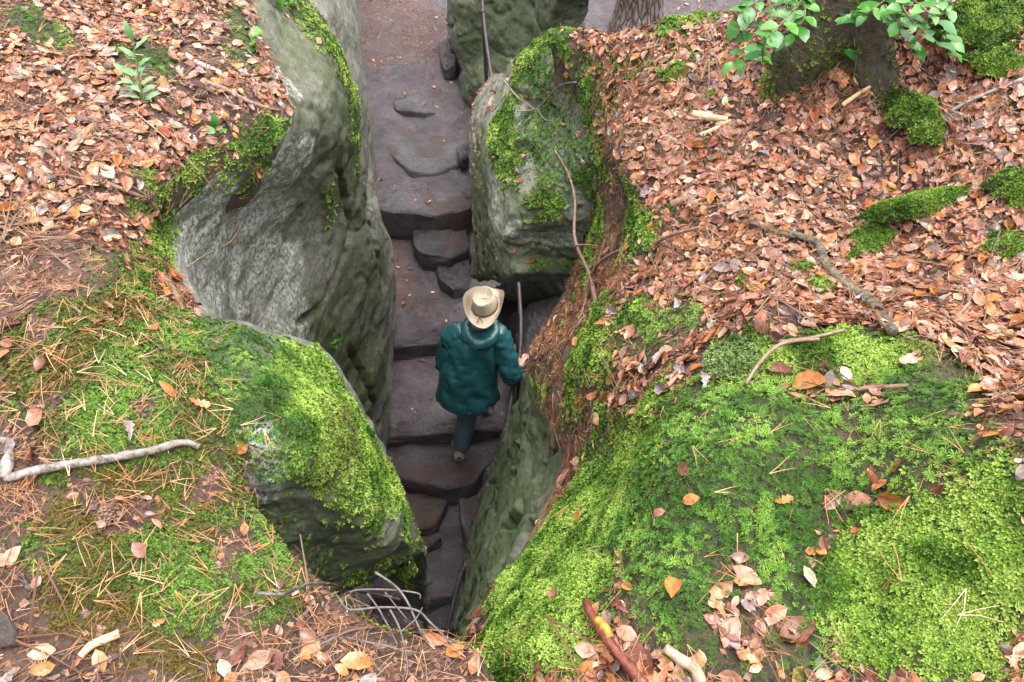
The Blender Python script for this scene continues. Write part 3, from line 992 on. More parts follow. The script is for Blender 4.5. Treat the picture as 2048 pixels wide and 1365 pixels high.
# ------------------------------------------------------------------ vegetation and litter
fe, st, su, du = [], [], [], []
F_COL = ((.058, .12, .014), (.14, .255, .032), (.25, .36, .068))
for pn in ['forest_floor_right', 'mossy_boulder', 'forest_floor_left', 'rock_ledge', 'rock_pillar', 'rock_wall_left']:
    thin = .75 if pn == 'rock_wall_left' else 1.0
    up = smooth(-.25, .15, gridnormals(PATCH[pn]['G'])[..., 2])
    moss_on(fe, TUFT_V, pn, np.clip(mget('feather', pn) + .05 * mget('star', pn), 0, 1) * up * thin, 43000, (.0055, .012), F_COL)
S_COL = ((.04, .105, .011), (.07, .175, .018), (.165, .30, .042))
for pn in ['forest_floor_right', 'rock_ledge', 'forest_floor_left', 'mossy_boulder']:
    up = smooth(-.1, .3, gridnormals(PATCH[pn]['G'])[..., 2])
    moss_on(st, STAR_V, pn, mget('star', pn) * up, 7600 if pn == 'forest_floor_right' else 11000, (.0095, .0148) if pn == 'forest_floor_right' else (.0062, .0105), S_COL, .28, .010)
    moss_on(su, TUFT_V, pn, mget('star', pn) * up, 15000, (.004, .006), ((.022, .05, .008), (.04, .08, .012), (.06, .11, .016)), .3, .0)
D_COL = ((.115, .08, .018), (.07, .125, .02), (.12, .22, .035))
for pn in ['forest_floor_left', 'mossy_boulder']:
    w = mget('dull', pn) * np.clip(1 - mget('feather', pn) - mget('star', pn), 0, 1)
    moss_on(du, TUFT_V, pn, w, 34000, (.0055, .0112), D_COL, .35, 0, 6)
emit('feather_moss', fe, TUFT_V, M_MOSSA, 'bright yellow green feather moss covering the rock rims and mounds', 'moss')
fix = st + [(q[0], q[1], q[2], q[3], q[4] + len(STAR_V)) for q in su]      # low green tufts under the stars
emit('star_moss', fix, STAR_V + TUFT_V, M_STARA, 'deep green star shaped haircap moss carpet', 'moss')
emit('dull_moss', du, TUFT_V, M_MOSSA, 'olive and brown moss mat under scattered pine needles on the left', 'moss')

crumb_w = {}
one = lambda pn: np.ones(PATCH[pn]['G'].shape[:2])
def free(pn):
    return np.clip(1 - 1.7 * (mget('feather', pn) + mget('star', pn) + mget('dull', pn)), 0, 1)
for pn in ('forest_floor_right', 'forest_floor_left'):
    G_ = PATCH[pn]['G']
    up = smooth(-.25, .12, gridnormals(G_)[..., 2])
    fr = free(pn) * up
    needles_on(pn, fr, 90, (.08, .20), .12, .35)
    clump = smooth(-.7, .5, fbm(G_, 3.5, 3, 401))
    lw = fr * smooth(.22, .55, gridnormals(G_)[..., 2]) * (1 - .86 * mget('needle', pn)) * (1 - .75 * mget('bare', pn)) * (.35 + .65 * clump)
    if pn == 'forest_floor_left':
        lowleft = smooth(1.9, 1.3, G_[..., 1])       # fewer leaves, more needles towards the near left corner
        lw = lw * (1 - .88 * lowleft)
    leaves_on(pn, lw, 4200)
    needles_on(pn, fr * (.5 + .5 * clump), 3600, (.025, .06), .3, .85)
    needles_on(pn, free(pn) * mget('needle', pn) * (.12 + .88 * smooth(.2, .5, gridnormals(G_)[..., 2])), 9000, (.025, .055), .6, 1.05)
    crumb_w[pn] = free(pn)
    needles_on(pn, mget('feather', pn), 60, (.045, .075), .15, 1.1)
    needles_on(pn, mget('star', pn), 160, (.04, .07), .2)
    leaves_on(pn, mget('star', pn), 22, (.03, .055), .3, .012)
    leaves_on(pn, mget('feather', pn), 5, (.03, .05), .3, .012)
    if pn == 'forest_floor_left':
        needles_on(pn, mget('dull', pn), 1700, (.03, .066), .2, 1.05)
        leaves_on(pn, mget('dull', pn), 30, (.025, .05), .3, .012)
        needles_on(pn, mget('bare', pn), 900, (.03, .06), .2, .9)
needles_on('mossy_boulder', np.clip(mget('feather', 'mossy_boulder') + mget('dull', 'mossy_boulder'), 0, 1), 130, (.04, .07), .2)
up = smooth(.5, .75, gridnormals(PATCH['rock_wall_left']['G'])[..., 2])
needles_on('rock_wall_left', up, 110, (.03, .06), .15)
leaves_on('rock_wall_left', up, 9, (.03, .05), .2)
needles_on('rock_ledge', smooth(.6, .85, gridnormals(PATCH['rock_ledge']['G'])[..., 2]) * np.clip(1 - mget('feather', 'rock_ledge') - mget('star', 'rock_ledge'), 0, 1), 1500, (.03, .06), .25)
leaves_on('rock_ledge', smooth(.6, .85, gridnormals(PATCH['rock_ledge']['G'])[..., 2]) * np.clip(1 - mget('feather', 'rock_ledge') - mget('star', 'rock_ledge'), 0, 1), 500)

# crumbs of bark, leaf bits and grit on the path
def crumb(seed):
    r = np.random.default_rng(seed)
    a = np.sort(r.uniform(0, 6.283, 5))
    V = np.stack([np.cos(a) * r.uniform(.3, 1, 5), np.sin(a) * r.uniform(.3, .7, 5), r.uniform(0, .2, 5)], 1)
    return V, [np.array([(0, 1, 2, 3, 4)])], np.ones((5, 3))
CR_V = [crumb(s) for s in range(5)]
CR_SETS = []
CRC = np.array([(.15, .07, .048), (.10, .045, .03), (.20, .115, .085), (.06, .04, .035), (.24, .10, .05)])
def crumbs_on(pn, weight, density, size):
    Pt, nr = sample(pn, weight, density)
    n = len(Pt)
    CR_SETS.append((Pt + nr * .002, frames(nr, np.full(n, .15)), rng.uniform(size[0], size[1], n) , CRC[rng.integers(0, 5, n)] * rng.normal(1, .15, (n, 1)).clip(.4, 1.6), rng.integers(0, 5, n)))
gw = smooth(-.35, .35, fbm(PATCH['ground']['G'], 2.2, 3, 411))
for pn, w_ in crumb_w.items():
    crumbs_on(pn, w_, 2800, (.006, .015))
crumbs_on('ground', gw, 1500, (.004, .013))
crumbs_on('ground', np.clip(mget('soil', 'ground'), 0, 1), 1500, (.008, .022))
leaves_on('ground', gw, 18, (.03, .055), .15)
needles_on('ground', gw, 140, (.03, .06), .1, .8)
emit('path_litter', CR_SETS, CR_V, M_SPECK, 'crumbs of bark, leaf bits and grit strewn over soil and path', 'debris')
emit('pine_needles', NEED_SETS, NEED_V, M_NEEDA, 'scattered rust coloured pine needles over moss and litter', 'needles')
# ------------------------------------------------------------------ individual fallen leaves
CNAME = ['salmon', 'rust', 'cream', 'dark red brown', 'grey lilac', 'orange', 'brown', 'dark brown']
allL = [np.concatenate([s[i] for s in LEAF_SETS]) for i in range(5)]
dL = np.linalg.norm(allL[0] - np.array([0, 0, EYE]), axis=1)
app = np.where(in_view(allL[0], -.02), allL[2] / dL, 0)
order = np.argsort(-app)[:1500]
keep = np.ones(len(dL), bool)
LAND = [(1230,1260,'left of the red barked stick'),(1320,1240,'right of the red barked stick'),(1400,1340,'above the grained wood'),(1500,1180,'in the star moss hollow'),(1560,1320,'at the bottom of the star moss'),
 (1660,1290,'at the foot of the bright moss mound'),(1750,1010,'on the upper rim of the bright moss mound'),(1900,880,'between the two moss mounds'),(1980,780,'right of the upper moss mound'),(1640,810,'in the hollow of the upper moss mound'),
 (1450,900,'in the upper star moss'),(1330,820,'on the slope left of the star moss'),(1400,720,'left of the pale moss hump'),(1500,640,'behind the pale moss hump'),(1600,660,'below the bend of the rotten branch'),(1700,640,'left of the rotten branch end'),
 (1830,640,'right of the rotten branch end'),(1950,620,'by the bent twig'),(1900,500,'below the mossy log'),(1780,560,'above the rotten branch'),(1650,430,'above the upper end of the rotten branch'),(1450,560,'left of the flat moss patch'),
 (60,1330,'in the bottom left corner'),(220,1340,'below the peeled stick'),(450,1330,'on bare soil at the bottom'),(650,1320,'below the bare twigs'),(820,1330,'under the hanging twigs'),(100,1150,'left of the dull moss'),(250,1100,'in the middle of the dull moss'),(430,1120,'in the dull moss near the boulder'),
 (150,1010,'below the pale branch'),(350,840,'above the pale branch'),(100,760,'at the upper left of the dull moss'),(60,520,'on the bare patch at the left edge'),(250,500,'near the rim above the dull moss'),(150,380,'by the pine cone on the left bank')]
LANDW = np.array([np.array(hit(q[0], q[1])[0]) for q in LAND])
used, pick = set(), []
for i in order:
    j = int(np.argmin(((LANDW - allL[0][i]) ** 2).sum(1)))
    ci = int(np.argmin(((LEAF_C - allL[3][i]) ** 2).sum(1)))
    kd = 'lobed oak' if allL[4][i] in (4, 5) else ('folded beech' if allL[4][i] in (2, 6) else 'flat beech')
    lb = f'{CNAME[ci]} {kd} leaf {LAND[j][2]}'
    if lb in used or app[i] <= 0 or len(pick) >= 200:
        continue
    used.add(lb)
    pick.append((i, ci, lb))
    keep[i] = False
LMESH = {}
def leaf_mesh(k, ci):
    if (k, ci) not in LMESH:
        v, f, sh = LEAF_V[k]
        c = np.concatenate([sh * LEAF_C[ci], np.ones((len(v), 1))], 1)
        LMESH[(k, ci)] = raw_mesh('fallen_leaf', v, f, {'col': c}, smoothed=True)
        LMESH[(k, ci)].materials.append(M_LEAFA)
    return LMESH[(k, ci)]
def put_leaf(pos, R, s, k, ci, label, group=None, name='fallen_leaf'):
    o = bpy.data.objects.new(name, leaf_mesh(k, ci))
    COL.objects.link(o)
    M = Matrix(((R[0][0], R[0][1], R[0][2]), (R[1][0], R[1][1], R[1][2]), (R[2][0], R[2][1], R[2][2]))).to_4x4()
    o.matrix_world = Matrix.Translation(Vector(pos)) @ M @ Matrix.Scale(float(s), 4)
    tag(o, label, 'leaf', group)
    return o
for i, ci, lb in pick:
    pos, R, s, c, k = [a[i] for a in allL]
    put_leaf(pos, R, s, int(k), ci, lb, 'fallen leaves in the foreground litter')
rest = tuple(a[keep] for a in allL)
emit('leaf_litter', [rest], LEAF_V, M_LEAFA, 'carpet of fallen brown beech leaves', 'leaves')

def frame_from(n, ang, tilt=0.0):
    z = Vector(n) + Vector((random.uniform(-tilt, tilt), random.uniform(-tilt, tilt), 0))
    z.normalize()
    x = Vector((math.cos(ang), math.sin(ang), 0))
    x = (x - z * x.dot(z)).normalized()
    y = z.cross(x)
    return [[x[i], y[i], z[i]] for i in range(3)]
for (px, py, s, ci, k, ang, lab) in [
    (1290, 1325, .075, 3, 0, 0.6, 'large dark red leaf beside the red barked stick'),
    (1350, 1190, .055, 5, 6, 2.8, 'curled orange leaf at the edge of the star moss above the sticks'),
    (1375, 945, .045, 3, 7, 0.2, 'dark red leaf standing in the upper star moss'),
    (1383, 1000, .04, 5, 1, 1.5, 'orange leaf sunk among the moss stars'),
    (1665, 1005, .05, 3, 3, 2.4, 'red brown leaf at the foot of the bright moss mound'),
    (1715, 1005, .065, 0, 1, 1.2, 'crumpled salmon leaf next to the rolled leaf'),
    (1790, 992, .06, 5, 6, 0.9, 'glossy rolled orange leaf lying on the edge of the moss mound'),
    (1500, 1210, .07, 4, 4, 2.2, 'grey lilac oak leaf lying in the star moss hollow'),
    (1490, 1155, .06, 0, 0, 1.0, 'salmon leaf above the grey oak leaf'),
    (1435, 1210, .06, 5, 4, 0.2, 'ochre oak leaf left of the grey oak leaf'),
    (1590, 1270, .075, 3, 2, 1.9, 'long wet red leaf with pale sheen between the star moss clumps'),
    (1460, 1270, .06, 0, 3, 2.6, 'pinkish leaf below the ochre oak leaf'),
    (1495, 1325, .05, 5, 5, 1.0, 'tan lobed leaf near the bottom edge of the star moss'),
    (1620, 775, .075, 5, 6, 1.4, 'folded orange leaf on top of the moss mound'),
    (1590, 800, .05, 0, 1, 0.5, 'short orange brown leaf below the folded orange leaf'),
    (1680, 800, .07, 2, 7, 1.0, 'round cream leaf in the litter hollow of the moss mound'),
    (1225, 762, .045, 5, 7, 0.3, 'single orange leaf lying on the mossy slope above the right wall'),
    (1255, 800, .045, 2, 0, 2.0, 'pale cream leaf folded on the mossy slope'),
    (1160, 800, .045, 5, 3, 1.1, 'orange oak leaf hanging on the needle slope beside the right wall'),
    (1805, 660, .075, 2, 1, 2.5, 'wide tan leaf at the end of the rotten branch'),
    (85, 845, .07, 0, 2, 0.8, 'veined salmon leaf left of the dull moss patch'),
    (290, 440, .085, 0, 4, 2.6, 'large salmon oak leaf near the rim of the lichen rock'),
    (330, 785, .05, 5, 1, 1.0, 'orange leaf upright in the dull moss'),
    (335, 555, .075, 5, 2, 0.7, 'crumpled orange leaf cluster at the rim of the grey wall'),
    (255, 865, .05, 4, 5, 0.4, 'lilac oak leaf above the white branch'),
    (515, 1325, .06, 0, 3, 2.0, 'salmon leaf on the bare soil near the bottom edge'),
    (715, 1330, .065, 5, 7, 1.6, 'orange leaf below the bare twigs'),
    (905, 1312, .05, 5, 0, 2.2, 'rust leaf on the lip of the cleft below the rail'),
    (615, 1205, .032, 0, 7, 1.0, 'small tan leaf against the base of the bare twig'),
    (200, 1325, .045, 5, 1, 0.5, 'curled orange leaf below the peeled stick'),
    (215, 350, .06, 2, 0, 0.9, 'cream leaf between the seedlings on the left bank'),
    (1130, 255, .05, 2, 7, 2.6, 'cream leaf on the dark moss of the rock ledge'),
    (1140, 210, .035, 0, 1, 1.0, 'salmon leaf beside the cream leaf on the rock ledge'),
    (1165, 325, .02, 5, 3, 1.0, 'tiny orange leaf on the dark moss of the ledge')]:
    p, n = hit(px, py)
    put_leaf(p + n * .014, frame_from(n, ang, .25), s, k, ci, lab)

# ------------------------------------------------------------------ stones of the path
def stone(name, outline, ztop, thick, mat, label, seed, cat='stone', dome=.012, amp=.03):
    W_ = np.array([un(px, py, ztop) for px, py in outline])
    n = 44
    m = len(W_)
    ext = np.concatenate([W_[-2:], W_, W_[:3]])
    cl = cr(ext, 400) * .35 + lin(ext, 400) * .65
    seg = (len(W_) + 4)
    t = np.linspace(2, 2 + m, n, endpoint=False) / seg * 399
    ring = cl[np.round(t).astype(int)]
    c = ring.mean(0)
    prof_ = [(.0, 0), (.3, 0), (.55, 0), (.78, -.002), (.92, -.006), (.98, -.018), (1.0, -.04), (1.015, -.5 * thick - .03), (1.0, -thick)]
    G_ = []
    for f, dz in prof_:
        r_ = c + (ring - c) * f
        r_[:, 2] = ztop + dz + dome * (1 - f * f)
        G_.append(np.concatenate([r_, r_[:1]]))
    G_ = np.array(G_)
    G_ = cr(G_, 30, 0)
    nn = gridnormals(G_)
    if (nn[:12, :, 2]).mean() < 0:
        G_ = G_[:, ::-1]
        nn = -nn[:, ::-1]
    d = (fbm(G_, 6, 5, seed, .55) - .8 * smooth(.10, 0, np.abs(vnoise(G_, 4.5, seed + 9)))) * amp
    d[:, -1] = d[:, 0]
    G_ = G_ + np.array([0, 0, 1]) * (d * .6)[..., None] + nn * (d * .5)[..., None]
    G_[:, -1] = G_[:, 0]
    base = np.array([c[0], c[1], ztop - thick])
    mm = np.zeros(G_.shape[:2] + (4,))
    mm[..., 2] = .7 * smooth(-.1, .5, fbm(G_, 4, 3, seed + 3))
    o = obj(name, raw_mesh(name, G_ - base, gridfaces(*G_.shape[:2]), {'m': mm}), mat)
    o.location = base
    tag(o, label, cat)
    return o
stone('stone_step', [(765,885),(850,872),(940,868),(1010,864),(1000,905),(968,935),(946,965),(895,978),(840,962),(770,946)], -4.03, .24, M_STEP, 'rounded dark stone step under the person\'s rear foot', 1, 'step')
stone('stone_step', [(765,846),(860,842),(930,840),(1030,832),(1030,854),(930,864),(860,870),(765,874)], -3.88, .2, M_STEP, 'long worn stone edge crossing the path just behind the person\'s knees', 2, 'step')
stone('stone_step', [(760,660),(830,658),(930,652),(1010,648),(1010,670),(930,682),(860,688),(760,694)], -3.68, .2, M_STEP, 'narrow dark step edge left of the person\'s shoulder', 3, 'step')
stone('path_stone', [(808,985),(850,978),(893,985),(893,1005),(868,1052),(835,1058),(806,1040)], -4.19, .2, M_STEP, 'squarish grey stone below the rounded step, left of the crack', 4)
stone('path_stone', [(918,992),(955,988),(965,1020),(955,1062),(936,1080),(922,1045)], -4.21, .2, M_STEP, 'narrow upright-edged stone against the right wall foot', 5)
stone('path_stone', [(812,1062),(868,1062),(882,1075),(852,1096),(818,1088)], -4.32, .14, M_STEP, 'small wedge stone under the squarish stone', 6)
stone('stone_step', [(750,1102),(860,1090),(945,1080),(950,1150),(935,1190),(840,1198),(730,1190)], -4.41, .22, M_STEP, 'broad flat stone step in the shade beside the overhanging boulder', 7, 'step')
stone('stone_step', [(710,1206),(830,1206),(945,1212),(940,1256),(830,1258),(710,1250)], -4.58, .2, M_STEP, 'lower stone step behind the bare twigs', 8, 'step')
stone('stone_step', [(750,1272),(830,1272),(915,1274),(915,1320),(830,1330),(750,1320)], -4.76, .2, M_STEP, 'lowest dark step at the bottom of the cleft', 9, 'step')
stone('path_stone', [(828,452),(880,440),(934,442),(938,498),(900,514),(845,506),(824,482)], -3.40, .28, M_STEP, 'large blocky stone in the path above the person', 10, dome=.02)
stone('path_stone', [(872,522),(936,512),(938,560),(906,576),(882,560)], -3.52, .2, M_STEP, 'smaller dark stone leaning below the blocky stone', 11)
stone('path_slab', [(748,245),(830,224),(915,236),(942,270),(925,320),(865,346),(820,340),(772,300)], -3.09, .1, M_SLAB, 'wide smooth pale grey slab in the upper path', 12, dome=.004, amp=.014)
stone('path_slab', [(786,180),(830,168),(868,198),(872,224),(792,218)], -3.0, .08, M_SLAB, 'small pale grey slab beyond the wide slab', 13, dome=.004, amp=.014)
stone('path_slab', [(735,365),(840,345),(930,350),(970,392),(925,420),(890,424),(860,430),(820,424),(790,424),(740,412)], -3.185, .32, M_SLAB, 'ledge slab with a broken front edge above the blocky stone', 14, dome=.004, amp=.022)
stone('path_stone', [(878,90),(902,78),(912,128),(886,134)], -2.8, .14, M_STEP, 'small upright stone leaning on the tall rock', 15)
stone('path_stone', [(912,296),(930,290),(938,312),(922,320)], -3.02, .1, M_STEP, 'small dark stone at the right corner of the wide slab', 16)
stone('path_stone', [(905,690),(1000,690),(1010,760),(960,790),(905,770)], -3.86, .1, M_STEP, 'flat dark stone under the front foot', 17)

# ------------------------------------------------------------------ tubes: sticks, branches, rail
def tube_mesh(name, pts, radii, sides=8, bumpy=.12, seed=0, seg=None, cap=True):
    pts = np.array(pts, float)
    n = seg or max(6, len(pts) * 5)
    Pc = cr(pts, n)
    Rr = np.interp(np.linspace(0, 1, n), np.linspace(0, 1, len(radii)), radii)
    T = np.gradient(Pc, axis=0)
    T /= np.maximum(np.linalg.norm(T, axis=1, keepdims=True), 1e-9)
    up = np.array([0, 0, 1.0])
    V = []
    for i in range(n):
        a = np.cross(T[i], up if abs(T[i][2]) < .9 else np.array([1.0, 0, 0]))
        a /= np.linalg.norm(a)
        b = np.cross(a, T[i])
        for k in range(sides):
            th = 2 * math.pi * k / sides
            V.append(Pc[i] + (a * math.cos(th) + b * math.sin(th)) * Rr[i])
    V = np.array(V)
    if bumpy:
        cen = np.repeat(Pc, sides, 0)
        V = cen + (V - cen) * (1 + bumpy * fbm(V, 40, 3, seed))[:, None]
    F = []
    for i in range(n - 1):
        for k in range(sides):
            F.append((i * sides + k, i * sides + (k + 1) % sides, (i + 1) * sides + (k + 1) % sides, (i + 1) * sides + k))
    F = [np.array(F)]
    if cap:
        F.append(np.array([list(range(sides))[::-1], [(n - 1) * sides + k for k in range(sides)]]))
    return V, F

def world_pts(pts, lift):
    out = []
    for q in pts:
        if len(q) == 3:
            out.append(un(*q))
        else:
            p, n = hit(*q)
            out.append(np.array(p + n * lift))
    return out

def stick(name, pts, r, mat, label, cat='branch', lift=.01, subs=(), seed=0, sides=8, bumpy=.15, parts=()):
    w = world_pts(pts, lift)
    rr = r if hasattr(r, '__len__') else (r, r * .8)
    V, F = tube_mesh(name, w, rr, sides, bumpy, seed)
    base = np.array(w[0])
    if not subs and not parts:
        o = obj(name, raw_mesh(name, V - base, F), mat)
        o.location = base
        return tag(o, label, cat)
    e = empty(name, base)
    tag(e, label, cat)
    obj('stem', raw_mesh('stem', V - base, F), mat, e)
    for k, (sp, sr) in enumerate(subs):
        sw = world_pts(sp, lift)
        V, F = tube_mesh('twig', sw, sr if hasattr(sr, '__len__') else (sr, sr * .5), 6, .1, seed + k + 1)
        obj('twig', raw_mesh('twig', V - base, F), mat, e)
    for (pn_, pp, pr, pm) in parts:
        sw = world_pts(pp, lift)
        V, F = tube_mesh(pn_, sw, pr, 8, .1, seed + 50)
        obj(pn_, raw_mesh(pn_, V - base, F), pm, e)
    return e

B_GREY = simple('lichen_bark', (.13, .105, .09), .6, .5, 55, .8, c2=(.33, .285, .255))
B_TAN = simple('peeled_wood', (.58, .40, .22), .45, .25, 30, .3)
B_RED = simple('red_bark', (.14, .04, .024), .35, .5, 60, .6)
B_YEL = simple('yellow_wood', (.40, .19, .03), .45, .5, 60, .5)
B_BRN = simple('brown_bark', (.20, .12, .08), .5, .45, 45, .6)
B_PINK = simple('pink_bark', (.20, .115, .09), .5, .4, 60, .5)
B_ROT = simple('rotten_bark', (.05, .036, .024), .7, .6, 45, 1.0, c2=(.19, .15, .095), bdist=.015)
stick('fallen_branch', [(15,962),(110,940),(220,918),(300,905),(360,888),(398,897)], (.0095, .009, .007), B_GREY, 'pale lichen covered branch lying across the dull moss on the left', lift=.014, seed=1,
      parts=[('broken_end', [(12,962),(20,935),(28,905)], (.010, .015, .003), B_GREY)])
stick('stick', [(160,1320),(190,1290),(240,1270)], (.007, .009), B_TAN, 'peeled tan stick in the lower left corner', 'stick', seed=2)
stick('stick', [(1182,1205),(1200,1240),(1235,1300),(1295,1375)], (.0075, .009, .010, .012), B_RED, 'wet red barked stick with a yellow patch in the foreground', 'stick', lift=.018, seed=3,
      parts=[('bare_wood_patch', [(1209,1250),(1217,1264),(1226,1283)], (.0088, .0097, .009), B_YEL)])
stick('driftwood', [(1338,1295),(1365,1310),(1390,1340),(1405,1380)], (.009, .012, .012, .011), simple('grained_wood', (.22, .12, .07), .4, .5, 40, .7, c2=(.42, .29, .20)), 'curved piece of grained wood at the bottom edge', 'wood', lift=.014, seed=4, bumpy=.25)
stick('dead_branch', [(1110,302,-.36),(1135,345,-.42),(1150,400,-.48),(1150,480,-.55),(1180,550,-.6),(1195,610,-.5),(1240,645,-.34),(1285,668,-.22)], (.0035, .005, .006, .007, .009, .011, .013), B_PINK,
      'forked reddish branch hanging from the moss over the rock ledge', lift=.03, seed=5,
      subs=[([(1183,550,-.58),(1205,520,-.45),(1260,495,-.26),(1335,490,-.1)], (.007, .006, .004)), ([(1150,492,-.55),(1170,490,-.5),(1195,493,-.45)], .005),
            ([(1300,492,-.17),(1345,470,-.05),(1400,455,.02)], .008)])
stick('rotten_branch', [(1500,452),(1560,475),(1625,490),(1650,545),(1700,590),(1740,620),(1785,675)], (.005, .008, .013, .015, .015, .020, .012), B_ROT, 'thick rotting branch with flaking bark on the right litter', lift=.016, seed=6, bumpy=.4,
      subs=[([(1740,610),(1760,650),(1775,668)], .009)])
stick('stick', [(412,170),(450,185),(505,212),(560,226)], (.009, .010, .008, .004), B_BRN, 'brown stick pointing at the grey rock on the upper left bank', 'stick', seed=7)
stick('stick', [(140,310),(160,285),(192,256)], (.012, .013), B_BRN, 'short stout stick on the left bank below the seedling', 'stick', seed=8)
stick('stick', [(212,84),(250,80),(292,68)], (.009, .008), B_BRN, 'stick behind the seedling on the upper left bank', 'stick', seed=9)
stick('stick', [(375,115),(395,130),(418,142)], (.008, .009), simple('bleached_wood', (.66, .55, .46), .5, .2, 30, .3), 'bleached pale stick right of the seedling', 'stick', seed=10)
stick('stick', [(180,358),(250,385),(300,408),(320,450)], (.006, .007, .006, .004), B_BRN, 'thin dark stick along the rim of the left bank', 'stick', seed=11)
stick('stick', [(0,460),(60,452),(130,440),(200,430)], (.005, .005), B_BRN, 'thin dark twig at the left edge beside the bare soil', 'stick', seed=12)
stick('stick', [(325,560),(345,590),(362,625)], (.010, .011, .005), B_BRN, 'dark root end hanging over the rim of the lichen wall', 'root', seed=13)
stick('wood_chip', [(1385,232),(1415,238),(1455,244)], (.012, .013, .008), simple('straw_wood', (.60, .46, .26), .5, .25, 40, .3), 'flat straw coloured wood chip in the right litter', 'wood', seed=14)
stick('stick', [(1400,275),(1430,262),(1460,245)], (.007, .005), B_TAN, 'pale twig beside the wood chip', 'stick', seed=15)
stick('stick', [(1350,315),(1390,342),(1450,375)], (.006, .005), B_BRN, 'dark twig in the litter below the wood chip', 'stick', seed=16)
stick('stick', [(1345,412),(1375,402),(1410,388)], (.012, .008), B_BRN, 'stout brown stick near the fork of the hanging branch', 'stick', seed=17)
stick('stick', [(1490,785),(1530,730),(1570,705),(1640,690)], (.004, .005, .004), B_BRN, 'thin curved twig arching over the moss mound', 'stick', lift=.025, seed=18)
stick('stick', [(1680,255),(1640,215),(1625,240),(1760,160),(2048,150)][:2] + [(1600,265)], (.004, .003), B_BRN, 'thin twig at the foot of the mossy tree', 'stick', seed=19)
stick('stick', [(1685,215),(1720,190),(1760,165)], (.008, .005), B_TAN, 'pale stick leaning on the mossy root', 'stick', lift=.02, seed=20)
stick('stick', [(1900,230),(1960,200),(2050,165)], (.005, .006), B_GREY, 'grey twig rising toward the right edge beside the mossy stone', 'stick', lift=.02, seed=21)
stick('stick', [(1850,640),(1900,645),(1935,615)], (.005, .005), B_BRN, 'bent twig in the litter right of the rotten branch', 'stick', lift=.015, seed=22)
stick('stick', [(1560,690),(1620,682),(1690,668)], (.004, .004), B_BRN, 'straight thin twig behind the moss mound', 'stick', lift=.012, seed=23)
stick('stick', [(1690,790),(1750,785),(1820,782)], (.006, .005), B_BRN, 'brown twig in the litter hollow of the moss mound', 'stick', lift=.012, seed=24)
stick('stick', [(1040,232),(1080,225),(1130,170),(1165,160)], (.004, .003), B_GREY, 'thin grey twig over the dark moss on the ledge', 'stick', lift=.03, seed=25,
      subs=[([(1080,225),(1100,250),(1150,232)], .003), ([(1020,168),(1040,200),(1080,228)], .004)])
stick('dry_stalk', [(270,240),(340,300),(410,370),(440,470)], (.0018, .0012), simple('straw', (.33, .23, .13), .5, .3, 40, .2), 'long straw coloured stalk bending from the seedling over the left rim', 'stalk', lift=.03, seed=26)
stick('dry_stalk', [(480,440),(455,480),(400,510),(370,535)], (.003, .002), simple('straw', (.5, .4, .3)), 'thin pale stalk lying on the lichen patch', 'stalk', lift=.012, seed=27)

for k, (L, lab) in enumerate([([(1180,560),(1170,620),(1140,680),(1110,720)], 'thin dark root running down the bank towards the rail'), ([(1215,480),(1195,540),(1175,600)], 'thin root below the fork of the hanging branch'),
                              ([(1150,740),(1130,790),(1110,840),(1118,900)], 'dark root hanging along the rim of the right wall')]):
    stick('root', L, (.006, .004, .0025), B_BRN, lab, 'root', lift=.008, seed=60 + k)
# bare twig cluster reaching over the lip of the cleft
zt = -.02
stick('bare_twigs', [(522,1195),(570,1198),(640,1188),(700,1185),(760,1190,-.02),(800,1200,-.03)], (.0036, .0034, .003, .0024, .0018), simple('grey_twig', (.055, .043, .04), .55, .35, 60, .4, c2=(.15, .12, .11)), 'tangle of bare grey twigs hanging over the lower end of the cleft', 'twigs', lift=.03, seed=30,
      subs=[([(750,1145,.0),(790,1172,-.01),(815,1205,-.02),(840,1260,-.03),(860,1292,-.05)], (0.0029, 0.0019)),
            ([(700,1185,-.0),(720,1180,-.01),(780,1180,-.02),(835,1187,-.03),(840,1198,-.04)], (0.0024, 0.0014)),
            ([(680,1200,.0),(700,1220,.0),(760,1215,-.01),(830,1220,-.02),(860,1245,-.02),(890,1275,-.04),(905,1292,-.05)], (0.0029, 0.0024, 0.0014)),
            ([(735,1188,.0),(755,1215,.0),(775,1250,-.01),(795,1290,-.03)], (0.0024, 0.0014)),
            ([(770,1185,-.01),(790,1210,-.01),(815,1240,-.02)], (0.0019, 0.0010)),
            ([(780,1220,-.01),(800,1260,-.02),(815,1330,-.03),(810,1362,-.03)], (0.0024, 0.0019)),
            ([(690,1275,.0),(760,1290,.0),(800,1300,-.01)], (0.0019, 0.0019)),
            ([(640,1290,.0),(700,1262,.0),(745,1255,.0)], (0.0024, 0.0014)),
            ([(800,1265,-.02),(830,1240,-.02),(845,1215,-.02)], (0.0019, 0.0010))])

